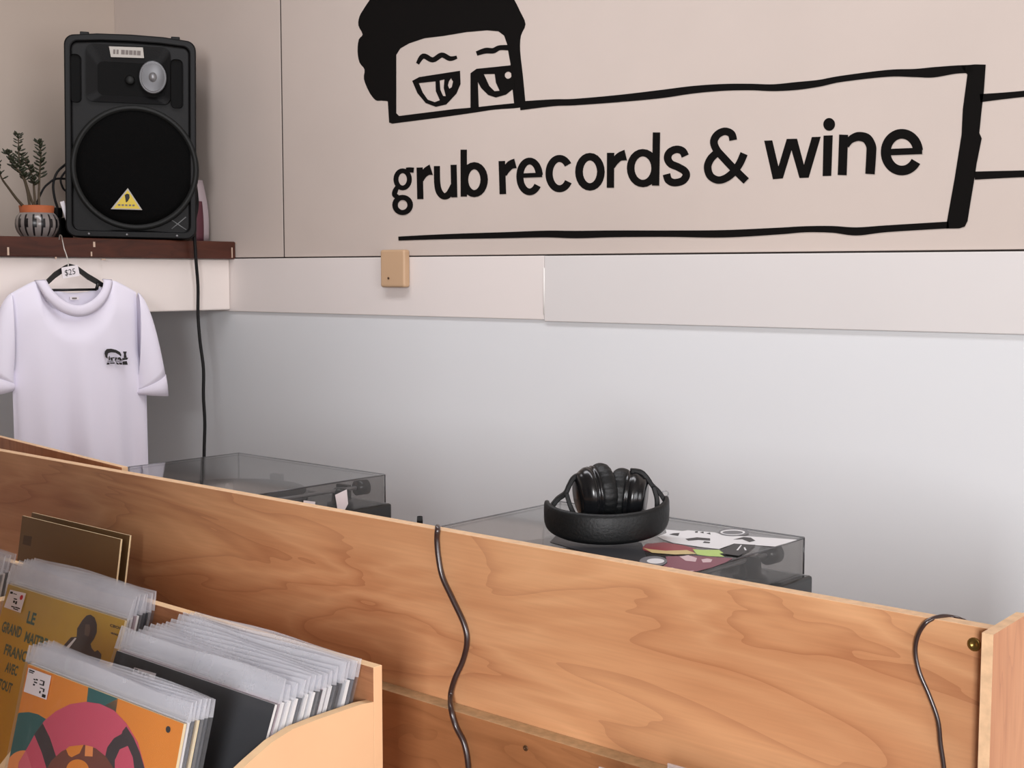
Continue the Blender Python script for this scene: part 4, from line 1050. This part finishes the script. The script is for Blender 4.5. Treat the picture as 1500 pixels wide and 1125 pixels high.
# two sleeves just peeking in at the bottom
lb = empty('record_crate', FW(-.64, 1.11, .70), FA, 'low crate at the bottom edge beside the right record bin', 'crate')
MB().box((-.175, -.10, 0), (.175, .115, .012), 'mdf').build('base_panel', lb)
for a, b in (((-.175,-.10,.0122),(-.163,.115,.16)), ((.163,-.10,.0122),(.175,.115,.16)), ((-.1628,.103,.0122),(.1628,.115,.16)), ((-.1628,-.10,.0122),(.1628,-.088,.16))):
    MB().box(a, b, 'mdf').build('side_panel', lb)
for sx in (-.16, .16):
    for sy in (-.085, .1): MB().box((sx-.012, sy-.012, -.70), (sx+.012, sy+.012, 0), 'mdf').build('leg', lb)
record(-.64, 1.06, 2, 'plastic-sleeved record whose corner peeks in at the bottom, left of two', 'white_card', 'white_card', zb=.715, height=.367)
record(-.625, 1.17, 1, 'plastic-sleeved record whose corner peeks in at the bottom, right of two', 'white_card', 'white_card', zb=.712, height=.344)

# ================================================================== LIGHT
def area(name, loc, target, sx, sy, power, col, spread=None):
    l = bpy.data.lights.new(name, 'AREA'); l.shape = 'RECTANGLE'; l.size = sx; l.size_y = sy; l.energy = power; l.color = col
    if spread: l.spread = R_(spread)
    o = bpy.data.objects.new(name, l); C.objects.link(o); o.location = loc
    o.rotation_euler = (Vector(target) - Vector(loc)).to_track_quat('-Z', 'Y').to_euler(); return o
area('daylight_side_window', (2.48, .2, 1.6), (-1, .2, 1.6), 1.9, 1.35, 54, (.98, .98, 1.0))
area('daylight_front_window', (1.75, -2.98, 2.02), (1.75, 3, 2.02), 1.0, 1.4, 235, (.98, .975, 1.0))
area('overhead_fill', (-1.6, 1.65, 2.86), (-1.6, 1.65, 0), 2.2, .4, 22, (.97, .96, 1.0))  # unseen fill added overhead to brighten the lower mural wall
w = bpy.data.worlds.new('World'); sc.world = w; w.use_nodes = True
w.node_tree.nodes['Background'].inputs[0].default_value = (.75, .82, .95, 1); w.node_tree.nodes['Background'].inputs[1].default_value = .3

# ================================================================== CAMERA
cam = bpy.data.cameras.new('camera'); co = bpy.data.objects.new('camera', cam); C.objects.link(co)
cam.sensor_width = 36; cam.lens = FPX / 1500 * 36; cam.clip_start = .02
m = Matrix((CR, CU, -CF)).transposed().to_4x4(); m.translation = EYE; co.matrix_world = m
sc.camera = co
sc.cycles.transparent_max_bounces = 64
sc.cycles.max_bounces = 10
sc.view_settings.view_transform = 'Standard'; sc.view_settings.look = 'None'; sc.view_settings.gamma = 1; sc.view_settings.use_curve_mapping = False
sc.view_settings.exposure = 0.0
